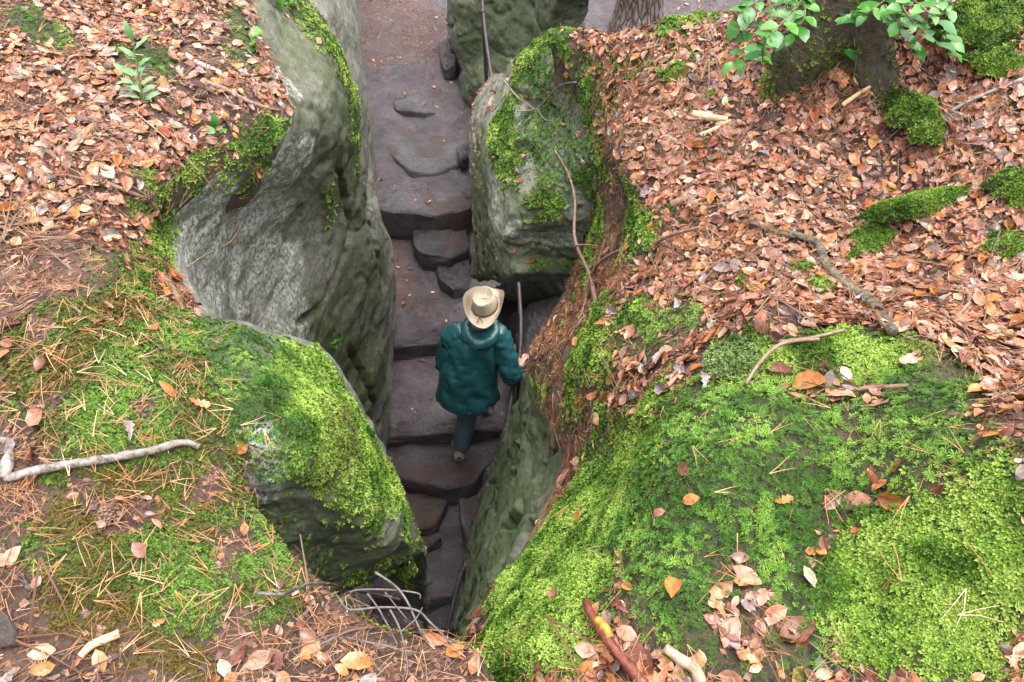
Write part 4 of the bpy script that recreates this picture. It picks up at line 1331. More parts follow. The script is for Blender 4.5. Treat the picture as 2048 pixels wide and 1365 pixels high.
# handrail
M_RAIL = simple('rusty_steel', (.045, .034, .035), .5, .5, 60, .4, metal=.2)
hr = empty('handrail', un(1010, 860, -4.0))
tag(hr, 'dark steel handrail running down the right side of the stepped path', 'handrail')
hb = np.array(hr.location)
def rail_part(name, pts, r):
    V, F = tube_mesh(name, [un(*q) for q in pts], (r, r), 12, .03, 3, seg=60)
    return obj(name, raw_mesh(name, V - hb, F), M_RAIL, hr)
rail_part('rail', [(958,-90,-1.55),(963,-20,-1.7),(970,60,-1.9),(981,140,-2.08),(993,215,-2.22),(1012,350,-2.46),(1030,500,-2.68),(1036,560,-2.76),(1041,640,-2.88),(1040,700,-2.97),(1036,740,-3.03)], .017)
rail_part('rail', [(1029,690,-2.99),(1030,740,-3.05),(1022,800,-3.12),(1012,862,-3.24),(1005,950,-3.5),(970,1060,-3.6),(925,1140,-3.66),(905,1215,-3.78),(890,1275,-3.9),(870,1360,-4.1)], .017)
for (px, py, z, zb) in [(1036, 735, -3.04, -4.0), (926, 1138, -3.63, -4.6), (966, 20, -1.79, -2.8)]:
    a = un(px, py, z)
    V, F = tube_mesh('post', [a, a + [.01, .0, (zb - z) * .5], [a[0] + .015, a[1], zb]], (.018, .018), 10, .03, 5)
    obj('post', raw_mesh('post', V - hb, F), M_RAIL, hr)

# ------------------------------------------------------------------ trees
def bark_mat():
    m, t, b = nt_new('furrowed_bark')
    p = coords(t)
    mp = N(t, 'ShaderNodeMapping')
    mp.inputs['Scale'].default_value = (1, 1, .22)
    t.links.new(p, mp.inputs[0])
    n = noise(t, 26, 6, .7, mp.outputs[0])
    v = N(t, 'ShaderNodeTexVoronoi', Scale=24.0, feature='DISTANCE_TO_EDGE')
    t.links.new(mp.outputs[0], v.inputs['Vector'])
    h = math_(t, 'ADD', n, ramp(t, v.outputs['Distance'], [(0, 0.0), (.25, .6)]), False)
    c = ramp(t, h, [(.45, (.06, .045, .04)), (1.0, (.28, .21, .19))])
    t.links.new(c, b.inputs['Base Color'])
    b.inputs['Roughness'].default_value = .75
    bump(t, b, h, .9, .03)
    return m
M_BARK = bark_mat()
def tree(base, h, r0, label, lobes, lean, seed, flare=1.0, mat=M_BARK):
    e = empty('tree', base)
    tag(e, label, 'tree')
    nr_, nc_ = 90, 64
    th = np.linspace(0, 2 * math.pi, nc_)
    hh = np.linspace(0, 1, nr_) ** 1.8 * h - .15
    T, H = np.meshgrid(th, hh)
    rr = r0 * (1 - .5 * np.clip(H, 0, h) / h)
    fl = np.exp(-np.clip(H, 0, None) / .16)
    for (a, w, s_) in lobes:
        dd = np.abs((T - a + math.pi) % (2 * math.pi) - math.pi)
        rr = rr + r0 * s_ * np.exp(-(dd / w) ** 2) * fl
    rr = rr + r0 * .25 * fl * flare
    G_ = np.stack([np.cos(T) * rr + lean[0] * H, np.sin(T) * rr + lean[1] * H, H], -1)
    nn = np.stack([np.cos(T), np.sin(T), 0 * T], -1)
    d = fbm(G_ * np.array([1, 1, .3]), 14, 4, seed) * .012
    d[:, -1] = d[:, 0]
    G_ = G_ + nn * d[..., None]
    o = obj('trunk', raw_mesh('trunk', G_, gridfaces(nr_, nc_)[:, ::-1]), mat, e)
    for k in range(4):
        a = 1.3 + k * 1.6
        z0 = h * (.62 + .1 * k)
        s0 = np.array([lean[0] * z0, lean[1] * z0, z0])
        V, F = tube_mesh('limb', [s0, s0 + [math.cos(a) * .6, math.sin(a) * .6, .5], s0 + [math.cos(a) * 1.3, math.sin(a) * 1.3, 1.3]], (r0 * .3, r0 * .1), 8, .1, k)
        obj('limb', raw_mesh('limb', V, F), mat, e)
    return e, G_, nn
tb = un(1272, 60, -2.55)
tree(tb, 7, .22, 'tall furrowed tree trunk standing below the far edge of the right bank', [(0.5, .5, .4), (2.4, .5, .3), (4.4, .6, .5)], (.02, .0), 5, .6)
p0 = hit(1685, 45)[0] - Vector((0, 0, .06))
mtree, TG, TN = tree(p0, 6, .10, 'mossy based tree with spreading roots among green saplings at the top right', [(3.6, .5, 1.1), (5.1, .3, 1.5), (5.9, .4, .8), (1.0, .6, .6)], (.03, .02), 9, .8,
                     simple('mossy_bark', (.07, .055, .035), .8, .5, 40, .9, bdist=.02))
def tuft_child(parent, Pt, nr, cols, size, mat=M_MOSSA, name='moss', shapes=TUFT_V):
    n = len(Pt)
    c0, c1, c2 = [np.array(c) for c in cols]
    t = smooth(-.7, .7, fbm(Pt + 50, 14, 3, 303) + rng.normal(0, .2, n))[:, None]
    c = np.where(t < .5, c0 + (c1 - c0) * t * 2, c1 + (c2 - c1) * (t * 2 - 1)) * rng.normal(1, .12, (n, 1))
    V, F, C_ = scatter_mesh(shapes, Pt, frames(nr, np.full(n, .3)), rng.uniform(size[0], size[1], n), np.clip(c, .004, .9), rng.integers(0, len(shapes), n))
    o = obj(name, raw_mesh(name, V, F, {'col': C_}, smoothed=False), mat, parent)
    o['kind'] = 'stuff'
    return o
low = TG[..., 2] < .75
msk = low & (fbm(TG, 7, 3, 77) > -.45)
ii = np.argwhere(msk)
ii = ii[rng.integers(0, len(ii), 6500)]
Pm = TG[ii[:, 0], ii[:, 1]] + rng.normal(0, .008, (len(ii), 3))
tuft_child(mtree, Pm, TN[ii[:, 0], ii[:, 1]] + np.array([0, 0, .4]), ((.04, .07, .01), (.09, .15, .02), (.18, .26, .04)), (.006, .012))

# moss cushions
def cushion(px, py, rx, ry, h, rot, label, cols=F_COL, seed=0, name='moss_cushion'):
    p, n = hit(px, py)
    th = np.linspace(0, 2 * math.pi, 40)
    rr = np.linspace(0, 1, 16)
    T, Rr = np.meshgrid(th, rr)
    wob = 1 + .42 * fbm(np.stack([np.cos(T), np.sin(T), 0 * T], -1), 2.2, 4, seed)
    x, y = np.cos(T) * Rr * rx * wob, np.sin(T) * Rr * ry * wob
    z = .8 * h * np.clip(1 - Rr ** 2, 0, 1) ** .7 - .014
    G_ = np.stack([x * math.cos(rot) - y * math.sin(rot), x * math.sin(rot) + y * math.cos(rot), z], -1)
    G_[..., 2] += fbm(G_ + seed, 12, 3, seed) * .02 * (1 - Rr ** 4)
    G_[:, -1] = G_[:, 0]
    e = empty(name, p)
    tag(e, label, 'moss', 'separate moss cushions on the right bank')
    f = gridfaces(16, 40)
    me = raw_mesh('mound', G_, f, {'m': np.tile([1, 0, 0, 1], (G_.size // 3, 1))})
    obj('mound', me, M_FLOOR, e)
    area = math.pi * rx * ry * (1 + h / min(rx, ry))
    k = int(area * 38000)
    R_ = np.sqrt(rng.random(k)); ti = rng.random(k) * 39
    ri = np.clip(np.sqrt(1 - (1 - R_ ** 2) ** 1.5) * 15, 0, 14.99) * .5 + R_ * 7.5 * .999
    i0, j0 = ri.astype(int), ti.astype(int)
    Pm = G_[i0, j0] * (1 - (ri - i0))[:, None] + G_[np.minimum(i0 + 1, 15), j0] * (ri - i0)[:, None]
    Pm = Pm * (1 - (ti - j0))[:, None] + (G_[i0, j0 + 1] * (1 - (ri - i0))[:, None] + G_[np.minimum(i0 + 1, 15), j0 + 1] * (ri - i0)[:, None]) * (ti - j0)[:, None]
    nn = Pm / np.array([rx, ry, h * .8]) ** 1.0
    nn = Pm * np.array([1 / rx ** 2, 1 / ry ** 2, 0]) + np.array([0, 0, 1]) * (np.clip(Pm[:, 2:], 0, None) / h ** 2 + 2)
    nn /= np.linalg.norm(nn, axis=1, keepdims=True)
    tuft_child(e, Pm, nn, cols, (.0062, .0125), name='fronds')
DK = ((.04, .09, .012), (.09, .175, .022), (.17, .27, .044))
cushion(1422, 187, .035, .035, .035, 0, 'small round bright moss ball alone in the right litter', seed=1)
cushion(1835, 235, .095, .075, .085, 2.3, 'dark green mossy stone in the right litter below the saplings', DK, 2)
cushion(1985, 30, .17, .10, .07, .3, 'wide moss mound in the top right corner', DK, 3)
cushion(2010, 115, .09, .07, .06, .3, 'small dark moss mound at the right edge under the corner mound', DK, 4)
cushion(1755, 480, .10, .085, .05, 0.6, 'moss mound at the low end of the mossy log', DK, 5)
cushion(1890, 405, .23, .05, .06, .12, 'long moss covered log near the right edge', DK, 6)
cushion(2045, 385, .07, .07, .08, 0, 'moss knob at the right edge behind the mossy log', DK, 7)
cushion(2040, 490, .07, .06, .05, 0, 'dark moss tuft at the right edge below the mossy log', DK, 8)
cushion(1520, 555, .065, .03, .025, 0, 'flat bright moss patch left of the rotten branch', seed=9)
cushion(1600, 542, .042, .032, .03, 0, 'rounded moss patch touching the rotten branch', DK, 10)
cushion(1638, 572, .04, .035, .025, 0, 'bright moss patch under the bend of the rotten branch', seed=11)
cushion(1605, 612, .05, .035, .02, .5, 'low moss patch below the bend of the rotten branch', seed=12)
cushion(1362, 138, .06, .035, .035, .3, 'bright moss mound behind the lone moss ball', seed=13)
cushion(1400, 30, .10, .05, .06, .2, 'moss mound beside the far tree trunk', seed=14)
cushion(1490, 715, .075, .065, .06, 0, 'rounded pale moss hump at the left end of the moss mound', ((.06, .10, .03), (.12, .2, .06), (.24, .33, .12)), 15)
cushion(1310, 470, .035, .06, .03, -.4, 'narrow moss strip beside the fork of the hanging branch', seed=16)

# ------------------------------------------------------------------ green plants
def green(name, c1, c2, rough=.28):
    m, t, b = nt_new(name)
    oi = N(t, 'ShaderNodeObjectInfo')
    c = mix(t, oi.outputs['Random'], c1, c2)
    n = noise(t, 60, 3, .6, N(t, 'ShaderNodeTexCoord').outputs['Object'])
    c = mix(t, .5, c, ramp(t, n, [(.3, .7), (.7, 1.3)]), 'MULTIPLY')
    t.links.new(c, b.inputs['Base Color'])
    b.inputs['Roughness'].default_value = rough
    b.inputs['Specular IOR Level'].default_value = .4
    return m
M_GREEN = green('fresh_leaf', (.025, .115, .016), (.075, .22, .03), .25)
M_GREEN2 = green('seedling_leaf', (.085, .20, .065), (.17, .31, .13), .35)
def live_leaf(kind, fold, curl, seed):
    v, f, sh = leaf_shape(kind, curl, fold, seed)
    v = v + np.array([0, .5, 0])
    me = raw_mesh('leaf', v, f)
    return me
LIVE = {('b', i): live_leaf('beech', (.2, .35, .1)[i], (-.25, -.4, .1)[i], 60 + i) for i in range(3)}
LIVE.update({('l', i): live_leaf('lance', .15, (-.3, -.5, -.15)[i], 70 + i) for i in range(3)})
for (k, i), me in LIVE.items():
    me.materials.append(M_GREEN if k == 'b' else M_GREEN2)
M_STEM = simple('green_stem', (.12, .12, .05), .5, .3, 60, .2)
def plant(name, label, cat, base, stems, leafkind='b', lsize=(.055, .085), per=9, group=None, r=.003, mat=None, droop=.15, lastleaf=True):
    e = empty(name, base)
    tag(e, label, cat, group)
    b = np.array(base)
    for st_ in stems:
        w = np.array(st_)
        V, F = tube_mesh('stem', w, (r, r * .5), 6, .05, 1)
        obj('stem', raw_mesh('stem', V - b, F), M_STEM, e)
        Pc = cr(w, per + 2)
        for j in range(1, per + 2):
            t_ = Pc[min(j + 1, per + 1)] - Pc[j - 1]
            t_ /= np.linalg.norm(t_)
            sd = 1 if j % 2 else -1
            side = np.cross(t_, [0, 0, 1])
            side /= max(np.linalg.norm(side), 1e-6)
            d = t_ * random.uniform(.2, .8) + side * sd * (random.uniform(.6, 1.1) if j < per + 1 else .1) + np.array([0, 0, random.uniform(-droop - .2, .2)])
            d /= np.linalg.norm(d)
            z = np.array([random.uniform(-.35, .35), random.uniform(-.55, .1), 1.0])
            z -= d * z.dot(d)
            z /= np.linalg.norm(z)
            x = np.cross(d, z)
            o = bpy.data.objects.new('leaf', LIVE[(leafkind, random.randrange(3))])
            COL.objects.link(o)
            o.parent = e
            s = random.uniform(*lsize)
            M = Matrix(((x[0], d[0], z[0]), (x[1], d[1], z[1]), (x[2], d[2], z[2]))).to_4x4()
            o.matrix_local = Matrix.Translation(Vector(Pc[j] - b)) @ M @ Matrix.Scale(s, 4)
    return e
sap = lambda L: [un(*q) for q in L]
plant('sapling', 'beech sapling spray with glossy green leaves left of the mossy tree', 'sapling', hit(1640, 10)[0],
      [[np.array(hit(1640, 10)[0])] + sap([(1620,-20,.4),(1560,20,.42),(1510,70,.38),(1470,125,.32)]), sap([(1620,-20,.4),(1570,40,.45),(1530,85,.42),(1525,125,.33)]),
       sap([(1600,-30,.42),(1610,30,.4),(1580,75,.34),(1560,90,.3)]), sap([(1620,-40,.42),(1540,-10,.46),(1490,20,.44),(1465,60,.38)]), sap([(1625,-50,.4),(1560,-50,.4),(1500,-30,.4)])],
      per=16, lsize=(.036, .062))
plant('sapling', 'beech sapling spray with wet green leaves right of the mossy tree', 'sapling', hit(1800, 20)[0],
      [[np.array(hit(1800, 20)[0])] + sap([(1790,-10,.42),(1750,15,.44),(1715,40,.4),(1695,35,.38)]), sap([(1790,-20,.42),(1815,30,.46),(1860,75,.42),(1900,100,.36),(1920,115,.32)]),
       sap([(1790,-30,.42),(1850,20,.48),(1885,50,.44),(1895,90,.36)]), sap([(1770,10,.44),(1800,50,.42),(1830,90,.36)]), sap([(1800,-50,.44),(1870,-15,.46),(1895,20,.42)])],
      per=15, lsize=(.036, .064))
plant('sapling', 'small two leaved sprout on the mossy root of the tree', 'sapling', hit(1700, 175)[0], [[np.array(hit(1700, 175)[0]), np.array(hit(1700, 165)[0]) + [0, 0, .05], np.array(hit(1698, 140)[0]) + [0, 0, .07]]], per=2, lsize=(.05, .06), r=.002)
plant('sapling', 'tiny yellow green sprout below the left sapling spray', 'sapling', hit(1520, 140)[0], [[np.array(hit(1520, 140)[0]), np.array(hit(1520, 140)[0]) + [0, 0, .03], np.array(hit(1520, 135)[0]) + [0, .01, .05]]], per=2, lsize=(.035, .05), r=.002)
def seed_st(px, py, h, dx=0, dy=0):
    b = np.array(hit(px, py)[0])
    return [b, b + [dx * .4, dy * .4, h * .5], b + [dx, dy, h]]
b0 = hit(285, 215)[0]
plant('seedling', 'pale green seedling with long drooping leaves on the upper left bank', 'seedling', b0, [seed_st(290, 210, .17, .0, .08), seed_st(288, 205, .08, -.02, .02)], 'l', (.05, .075), 7, r=.003)
plant('seedling', 'bright four leaved seedling at the edge of the grey rock top left', 'seedling', hit(500, 95)[0], [seed_st(505, 95, .05, .02, .0)], 'b', (.045, .065), 4, r=.002)
plant('seedling', 'two leaved seedling right of the long leaved one', 'seedling', hit(436, 285)[0], [seed_st(437, 285, .05, .0, .01)], 'b', (.045, .052), 2, r=.002)
plant('seedling', 'tiny two leaved seedling on the bright moss of the left boulder', 'seedling', hit(543, 780)[0], [seed_st(543, 782, .025, .0, .0)], 'b', (.035, .04), 2, r=.0015)
plant('seedling', 'small sprig growing from the mossy foot of the left rock wall', 'seedling', hit(672, 690)[0], [seed_st(672, 690, .08, .03, -.02), seed_st(672, 690, .05, -.03, -.04)], 'b', (.04, .055), 5, r=.002)
plant('seedling', 'leafy sprig at the top of the left rock crest', 'seedling', hit(570, 20)[0], [seed_st(565, 25, .10, -.02, .0), seed_st(585, 25, .1, .04, .0)], 'b', (.045, .06), 5, r=.002)
M_YEL = simple('yellow_petal', (.75, .42, .02), .5, .2, 40, .1)
plant('sprout', 'yellowing sprout leaf at the foot of the left wall beside the boulder', 'seedling', hit(742, 882)[0], [seed_st(742, 884, .03, .0, .0)], 'b', (.05, .06), 2, r=.002)
for k, (px, py) in enumerate([(290, 28), (310, 45), (318, 72), (354, 235)]):
    p, n = hit(px, py)
    v, f, sh = leaf_shape('oak', .3, .3, 90 + k)
    o = obj('yellow_leaf', raw_mesh('yellow_leaf', v, f), M_YEL)
    o.matrix_world = Matrix.Translation(p + n * .03) @ Matrix.Rotation(k * 1.3, 4, 'Z') @ Matrix.Scale(.026, 4)
    tag(o, ['tiny yellow leaf at the top edge above the long leaved seedling', 'second tiny yellow leaf right of the topmost yellow one', 'largest tiny yellow leaf between the two upper left moss patches', 'lone tiny yellow leaf below the brown stick'][k], 'leaf', 'tiny yellow leaves on the upper left bank')

# pine cones
def cone_mesh(seed):
    V, F, o = [], [], 0
    for j in range(70):
        t = j / 69
        a = j * 2.39996
        r = .36 * math.sin(math.pi * (.12 + .83 * t)) ** .8
        y = -.5 + t
        c = np.array([math.cos(a) * r * .55, y, math.sin(a) * r * .55])
        out = np.array([math.cos(a), .45, math.sin(a)])
        tn = np.array([-math.sin(a), 0, math.cos(a)]) * .13
        tip_ = c + out * r * .62
        th_ = np.array([0, .05, 0])
        V += [c - tn * .7, c + tn * .7, tip_ + tn, tip_ - tn, tip_ - out * .02 - th_ * 2]
        F += [(o, o + 1, o + 2), (o, o + 2, o + 3), (o + 3, o + 2, o + 4)]
        o += 5
    return raw_mesh('pine_cone', np.array(V), np.array(F), smoothed=False)
CM = cone_mesh(1)
CM.materials.append(simple('cone_scale', (.10, .055, .04), .55, .5, 60, .3, c2=(.26, .16, .11)))
for (px, py, a, lab) in [(1172, 92, .4, 'dark pine cone at the far edge of the right litter'), (197, 368, 1.2, 'pine cone beside the thin dark stick on the left bank'), (215, 1035, .9, 'pine cone half sunk in the dull moss'),
                         (402, 195, 2.0, 'small pine cone left of the brown stick on the upper left bank'), (435, 88, .2, 'pine cone near the four leaved seedling'), (293, 393, 2.6, 'pine cone next to the large salmon oak leaf')]:
    p, n = hit(px, py)
    o = obj('pine_cone', CM)
    o.matrix_world = Matrix.Translation(p + n * .012) @ Matrix.Rotation(a, 4, 'Z') @ Matrix.Scale(.042, 4)
    tag(o, lab, 'pine cone', 'pine cones')

# small grey stones at the left edge
for k, (ol, z, lab) in enumerate([([(-30,860),(10,850),(32,880),(20,905),(-30,905)], .14, 'grey stone at the left edge above the white branch'),
                                  ([(-30,1215),(25,1220),(50,1270),(30,1300),(-30,1300)], .08, 'flat grey stone in the lower left corner')]):
    stone('stone', ol, z, .1, M_SLAB, lab, 40 + k)
# ------------------------------------------------------------------ person
def loft(rings, closed=True):
    G_ = np.array(rings)
    if closed:
        G_ = np.concatenate([G_, G_[:, :1]], 1)
    return G_
def ringpts(c, ax, ay, n=48, rot=0.0, tilt=(0, 0), power=2.3):
    th = np.linspace(0, 2 * math.pi, n, endpoint=False)
    x = np.sign(np.cos(th)) * np.abs(np.cos(th)) ** (2 / power) * ax
    y = np.sign(np.sin(th)) * np.abs(np.sin(th)) ** (2 / power) * ay
    X = x * math.cos(rot) - y * math.sin(rot)
    Y = x * math.sin(rot) + y * math.cos(rot)
    return np.stack([c[0] + X, c[1] + Y, c[2] + X * tilt[0] + Y * tilt[1]], 1)
def loft_mesh(rings, nr_, disp=None):
    G_ = loft(rings)
    G_ = cr(G_, nr_, 0)
    nn = gridnormals(G_)
    c = G_.mean(1, keepdims=True)
    if ((G_ - c) * nn).sum(-1).mean() < 0:
        G_ = G_[:, ::-1]
        nn = -nn[:, ::-1]
    if disp is not None:
        d = disp(G_, nn)
        d[:, -1] = d[:, 0]
        G_ = G_ + nn * d[..., None]
        G_[:, -1] = G_[:, 0]
    return G_.reshape(-1, 3), gridfaces(*G_.shape[:2])
def join(parts):
    V, F, o = [], [], 0
    for v, f in parts:
        V.append(v)
        for x in (f if isinstance(f, list) else [f]):
            F.append(np.asarray(x) + o)
        o += len(v)
    quads = [x for x in F if x.shape[1] == 4]
    oth = [x for x in F if x.shape[1] != 4]
    return np.concatenate(V), ([np.concatenate(quads)] if quads else []) + oth

PB = np.array([-.37, 3.56, -4.02])
person = empty('person', PB)
tag(person, 'person in teal rain jacket and pale wide hat climbing the steps, hand on the rail', 'person')
M_SKIN = simple('skin', (.52, .29, .22), .5, .12, 40, .1)
def cloth_mat(name, c, rough, folds):
    m, t, b = nt_new(name)
    p = coords(t)
    n = noise(t, 16, 4, .6, p)
    col = ramp(t, n, [(.3, tuple(x * .9 for x in c)), (.7, tuple(x * 1.1 for x in c))])
    t.links.new(col, b.inputs['Base Color'])
    b.inputs['Roughness'].default_value = rough
    mp = N(t, 'ShaderNodeMapping')
    mp.inputs['Scale'].default_value = (1, 1, .25)
    t.links.new(p, mp.inputs[0])
    h = math_(t, 'ADD', noise(t, folds, 3, .55, mp.outputs[0]), math_(t, 'MULTIPLY', noise(t, folds * 3.2, 4, .65, p), .4, False), False)
    bump(t, b, h, .45, .014)
    return m
M_JACKET = cloth_mat('teal_rain_fabric', (.015, .082, .092), .24, 14)
M_TROUS = cloth_mat('dark_green_trousers', (.075, .115, .145), .65, 20)
M_SHOE = simple('tan_shoe', (.32, .24, .20), .7, .25, 60, .3)
M_HAT = simple('straw_felt', (.56, .48, .37), .8, .16, 140, .5)
M_BAND = simple('leather_band', (.22, .10, .05), .6, .3, 60, .3)
M_HAIR = simple('grey_hair', (.20, .16, .13), .6, .3, 90, .5)

# body: joints grown into one surface
J = {}
bv, be, br = [], [], []
def jt(name, p, r, par=None):
    J[name] = len(bv)
    bv.append(np.array(p) - PB)
    br.append(r)
    if par:
        be.append((J[par], J[name]))
jt('pelvis', (-.305, 3.55, -3.14), .12)
jt('belly', (-.29, 3.55, -2.98), .115, 'pelvis')
jt('chest', (-.255, 3.59, -2.78), .12, 'belly')
jt('collar', (-.23, 3.61, -2.66), .06, 'chest')
jt('neck', (-.205, 3.615, -2.56), .055, 'collar')
jt('headlow', (-.195, 3.625, -2.48), .078, 'neck')
jt('head', (-.185, 3.625, -2.38), .088, 'headlow')
jt('headtop', (-.18, 3.62, -2.31), .06, 'head')
jt('nose', (-.185, 3.725, -2.44), .016, 'headlow')
for s_, sh, el_, wr_, pm in [('r', (-.085, 3.585, -2.67), (.0, 3.46, -2.93), (.05, 3.545, -2.965), (.082, 3.585, -2.955)),
                             ('l', (-.40, 3.62, -2.67), (-.49, 3.56, -2.93), (-.46, 3.74, -3.0), (-.45, 3.81, -3.01))]:
    jt(s_ + 'sh', sh, .042, 'collar')
    jt(s_ + 'el', el_, .042, s_ + 'sh')
    jt(s_ + 'wr', wr_, .028, s_ + 'el')
    jt(s_ + 'pm', pm, .026, s_ + 'wr')
    wv, pv = np.array(wr_), np.array(pm)
    f = (pv - wv) / np.linalg.norm(pv - wv)
    sd = np.cross(f, [0, 0, 1]); sd /= np.linalg.norm(sd)
    sg = 1 if s_ == 'r' else -1
    for k, (off, L) in enumerate([(-.028, .062), (-.010, .072), (.009, .068), (.026, .054)]):
        b1 = pv + sd * off * sg + f * .026 + np.array([0, 0, .012])
        b2 = b1 + f * L * .42 + np.array([0, 0, -.004])
        b3 = b2 + f * L * .18 + np.array([0, 0, -.026])
        jt(f'{s_}f{k}a', b1, .0095, s_ + 'pm')
        jt(f'{s_}f{k}b', b2, .009, f'{s_}f{k}a')
        jt(f'{s_}f{k}c', b3, .008, f'{s_}f{k}b')
    t1 = pv - sd * .034 * sg + f * (-.006)
    jt(s_ + 't1', t1, .0105, s_ + 'pm')
    jt(s_ + 't2', t1 + f * .022 - sd * .014 * sg + np.array([0, 0, -.016]), .0095, s_ + 't1')
for s_, hp, kn, an, toe in [('a', (-.345, 3.54, -3.2), (-.34, 3.56, -3.56), (-.41, 3.47, -3.93), (-.41, 3.60, -3.985)),
                            ('b', (-.25, 3.56, -3.2), (-.215, 3.80, -3.46), (-.2, 3.84, -3.79), (-.195, 3.97, -3.84))]:
    jt(s_ + 'hp', hp, .088, 'pelvis')
    jt(s_ + 'kn', kn, .058, s_ + 'hp')
    jt(s_ + 'an', an, .038, s_ + 'kn')
    jt(s_ + 'toe', toe, .03, s_ + 'an')
bm_ = bpy.data.meshes.new('body')
bm_.from_pydata([tuple(v) for v in bv], be, [])
bo = bpy.data.objects.new('body', bm_)
COL.objects.link(bo)
md = bo.modifiers.new('skin', 'SKIN')
sv = bm_.skin_vertices[0].data
for i, r in enumerate(br):
    sv[i].radius = (r, r)
    sv[i].use_root = (i == 0)
bo.modifiers.new('sub', 'SUBSURF').levels = 2
dg = bpy.context.evaluated_depsgraph_get()
me = bpy.data.meshes.new_from_object(bo.evaluated_get(dg))
bpy.data.objects.remove(bo)
me.name = 'body'
me.materials.clear()
for p_ in me.polygons:
    p_.use_smooth = True
obj('body', me, M_SKIN, person)

# jacket
def fold(G_, nn):
    q = G_ * np.array([1, 1, .16]) + np.array([.25, 0, .1]) * G_[..., 2:3]
    w = smooth(-2.62, -2.85, G_[..., 2])                      # long folds falling from the shoulders, crumpling at the waist
    long_ = (np.abs(vnoise(q, 13, 501)) ** .7 - .45) * .044 * (.35 + .65 * w)
    cr_ = (np.abs(vnoise(G_ * np.array([.6, 1, 1.5]), 9, 505)) ** .6 - .5) * .014
    return long_ + cr_ * .15
tors = [ringpts((-.322, 3.52, -3.235), .226, .192, rot=.08), ringpts((-.322, 3.52, -3.21), .229, .194, rot=.08), ringpts((-.318, 3.525, -3.08), .220, .182, rot=.08),
        ringpts((-.305, 3.54, -2.93), .205, .160, rot=.06), ringpts((-.285, 3.56, -2.80), .200, .145, rot=.04), ringpts((-.26, 3.58, -2.70), .192, .128, rot=.02),
        ringpts((-.243, 3.595, -2.635), .155, .10), ringpts((-.225, 3.605, -2.59), .095, .080), ringpts((-.212, 3.61, -2.555), .072, .070)]
P1 = loft_mesh(tors, 90, fold)
inner = [ringpts((-.322, 3.52, -3.235), .212, .185, rot=.08), ringpts((-.32, 3.525, -3.2), .195, .17, rot=.08), ringpts((-.315, 3.53, -3.1), .16, .14)]
P1b = loft_mesh(inner, 12)
def sleeve(pts, rad, seed):
    V, F = tube_mesh('s', pts, rad, 22, 0, 0, seg=46, cap=True)
    d = (np.abs(fbm(V * np.array([1, 1, 1.4]), 15, 3, seed)) - .3) * .022
    n_ = len(V) // 22
    c = V.reshape(n_, 22, 3).mean(1, keepdims=True)
    dirn = V.reshape(n_, 22, 3) - c
    dirn /= np.maximum(np.linalg.norm(dirn, axis=2, keepdims=True), 1e-6)
    return (V.reshape(n_, 22, 3) + dirn * d.reshape(n_, 22, 1)).reshape(-1, 3), F
SR = sleeve([(-.16, 3.595, -2.66), (-.095, 3.585, -2.68), (-.045, 3.52, -2.80), (-.005, 3.455, -2.925), (.012, 3.47, -2.965), (.038, 3.53, -2.965)], (.08, .085, .078, .07, .062, .045), 511)
SL = sleeve([(-.33, 3.61, -2.66), (-.395, 3.60, -2.69), (-.445, 3.57, -2.81), (-.475, 3.555, -2.94), (-.47, 3.64, -2.985), (-.46, 3.72, -3.0)], (.08, .085, .078, .07, .06, .045), 513)
hood = []
for t_ in np.linspace(0, 1, 9):
    a = t_ * 2 * math.pi
    rr_ = .040 + .012 * math.sin(a)
    hood.append((a, rr_))
th = np.linspace(0, 2 * math.pi, 41)
tubeG = []
for a in th:                                           # hood roll lying round the collar, thick and sagging at the back
    bk = max(0, -math.sin(a))
    c = np.array([-.215 + math.cos(a) * (.088 + .025 * bk), 3.60 + math.sin(a) * (.078 + .03 * bk), -2.565 - .050 * bk])
    out = np.array([math.cos(a), math.sin(a), 0])
    r_ = .028 + .030 * bk
    tubeG.append([c + out * math.cos(b) * r_ * 1.15 + np.array([0, 0, 1]) * math.sin(b) * r_ * .9 for b in np.linspace(0, 2 * math.pi, 17)])
HG = np.array(tubeG)
HG = HG + fbm(HG, 24, 3, 521)[..., None] * .006
HG[-1] = HG[0]; HG[:, -1] = HG[:, 0]
hv, hf = HG.reshape(-1, 3), gridfaces(*HG.shape[:2])
def tubering(rows_, r):
    return tube_mesh('seam', list(rows_) + [rows_[0]], (r, r), 6, 0, 0, seg=120, cap=False)
hemr = ringpts((-.322, 3.52, -3.228), .228, .194, rot=.08)
HEM = tubering(hemr[::2], .006)
V, F = join([P1, P1b, SR, SL, HEM])
jk = obj('jacket', raw_mesh('jacket', V - PB, F), M_JACKET, person)
obj('hood', raw_mesh('hood', hv - PB, hf), M_JACKET, jk)

# trousers
def leg(pts, rad, seed):
    V, F = tube_mesh('l', pts, rad, 24, 0, 0, seg=40)
    V = V + fbm(V * np.array([1, 1, 1.2]), 14, 3, seed)[:, None] * .005
    return V, F
L1 = leg([(-.345, 3.54, -3.12), (-.345, 3.545, -3.28), (-.34, 3.56, -3.55), (-.38, 3.51, -3.75), (-.41, 3.475, -3.91)], (.105, .10, .078, .074, .066), 531)
L2 = leg([(-.25, 3.56, -3.12), (-.24, 3.66, -3.28), (-.215, 3.79, -3.46), (-.205, 3.815, -3.62), (-.2, 3.835, -3.775)], (.105, .10, .08, .072, .066), 533)
HP = loft_mesh([ringpts((-.30, 3.55, -3.25), .15, .11), ringpts((-.30, 3.55, -3.15), .17, .125), ringpts((-.30, 3.55, -3.0), .16, .12)], 14)
V, F = join([L1, L2, HP])
obj('trousers', raw_mesh('trousers', V - PB, F), M_TROUS, person)

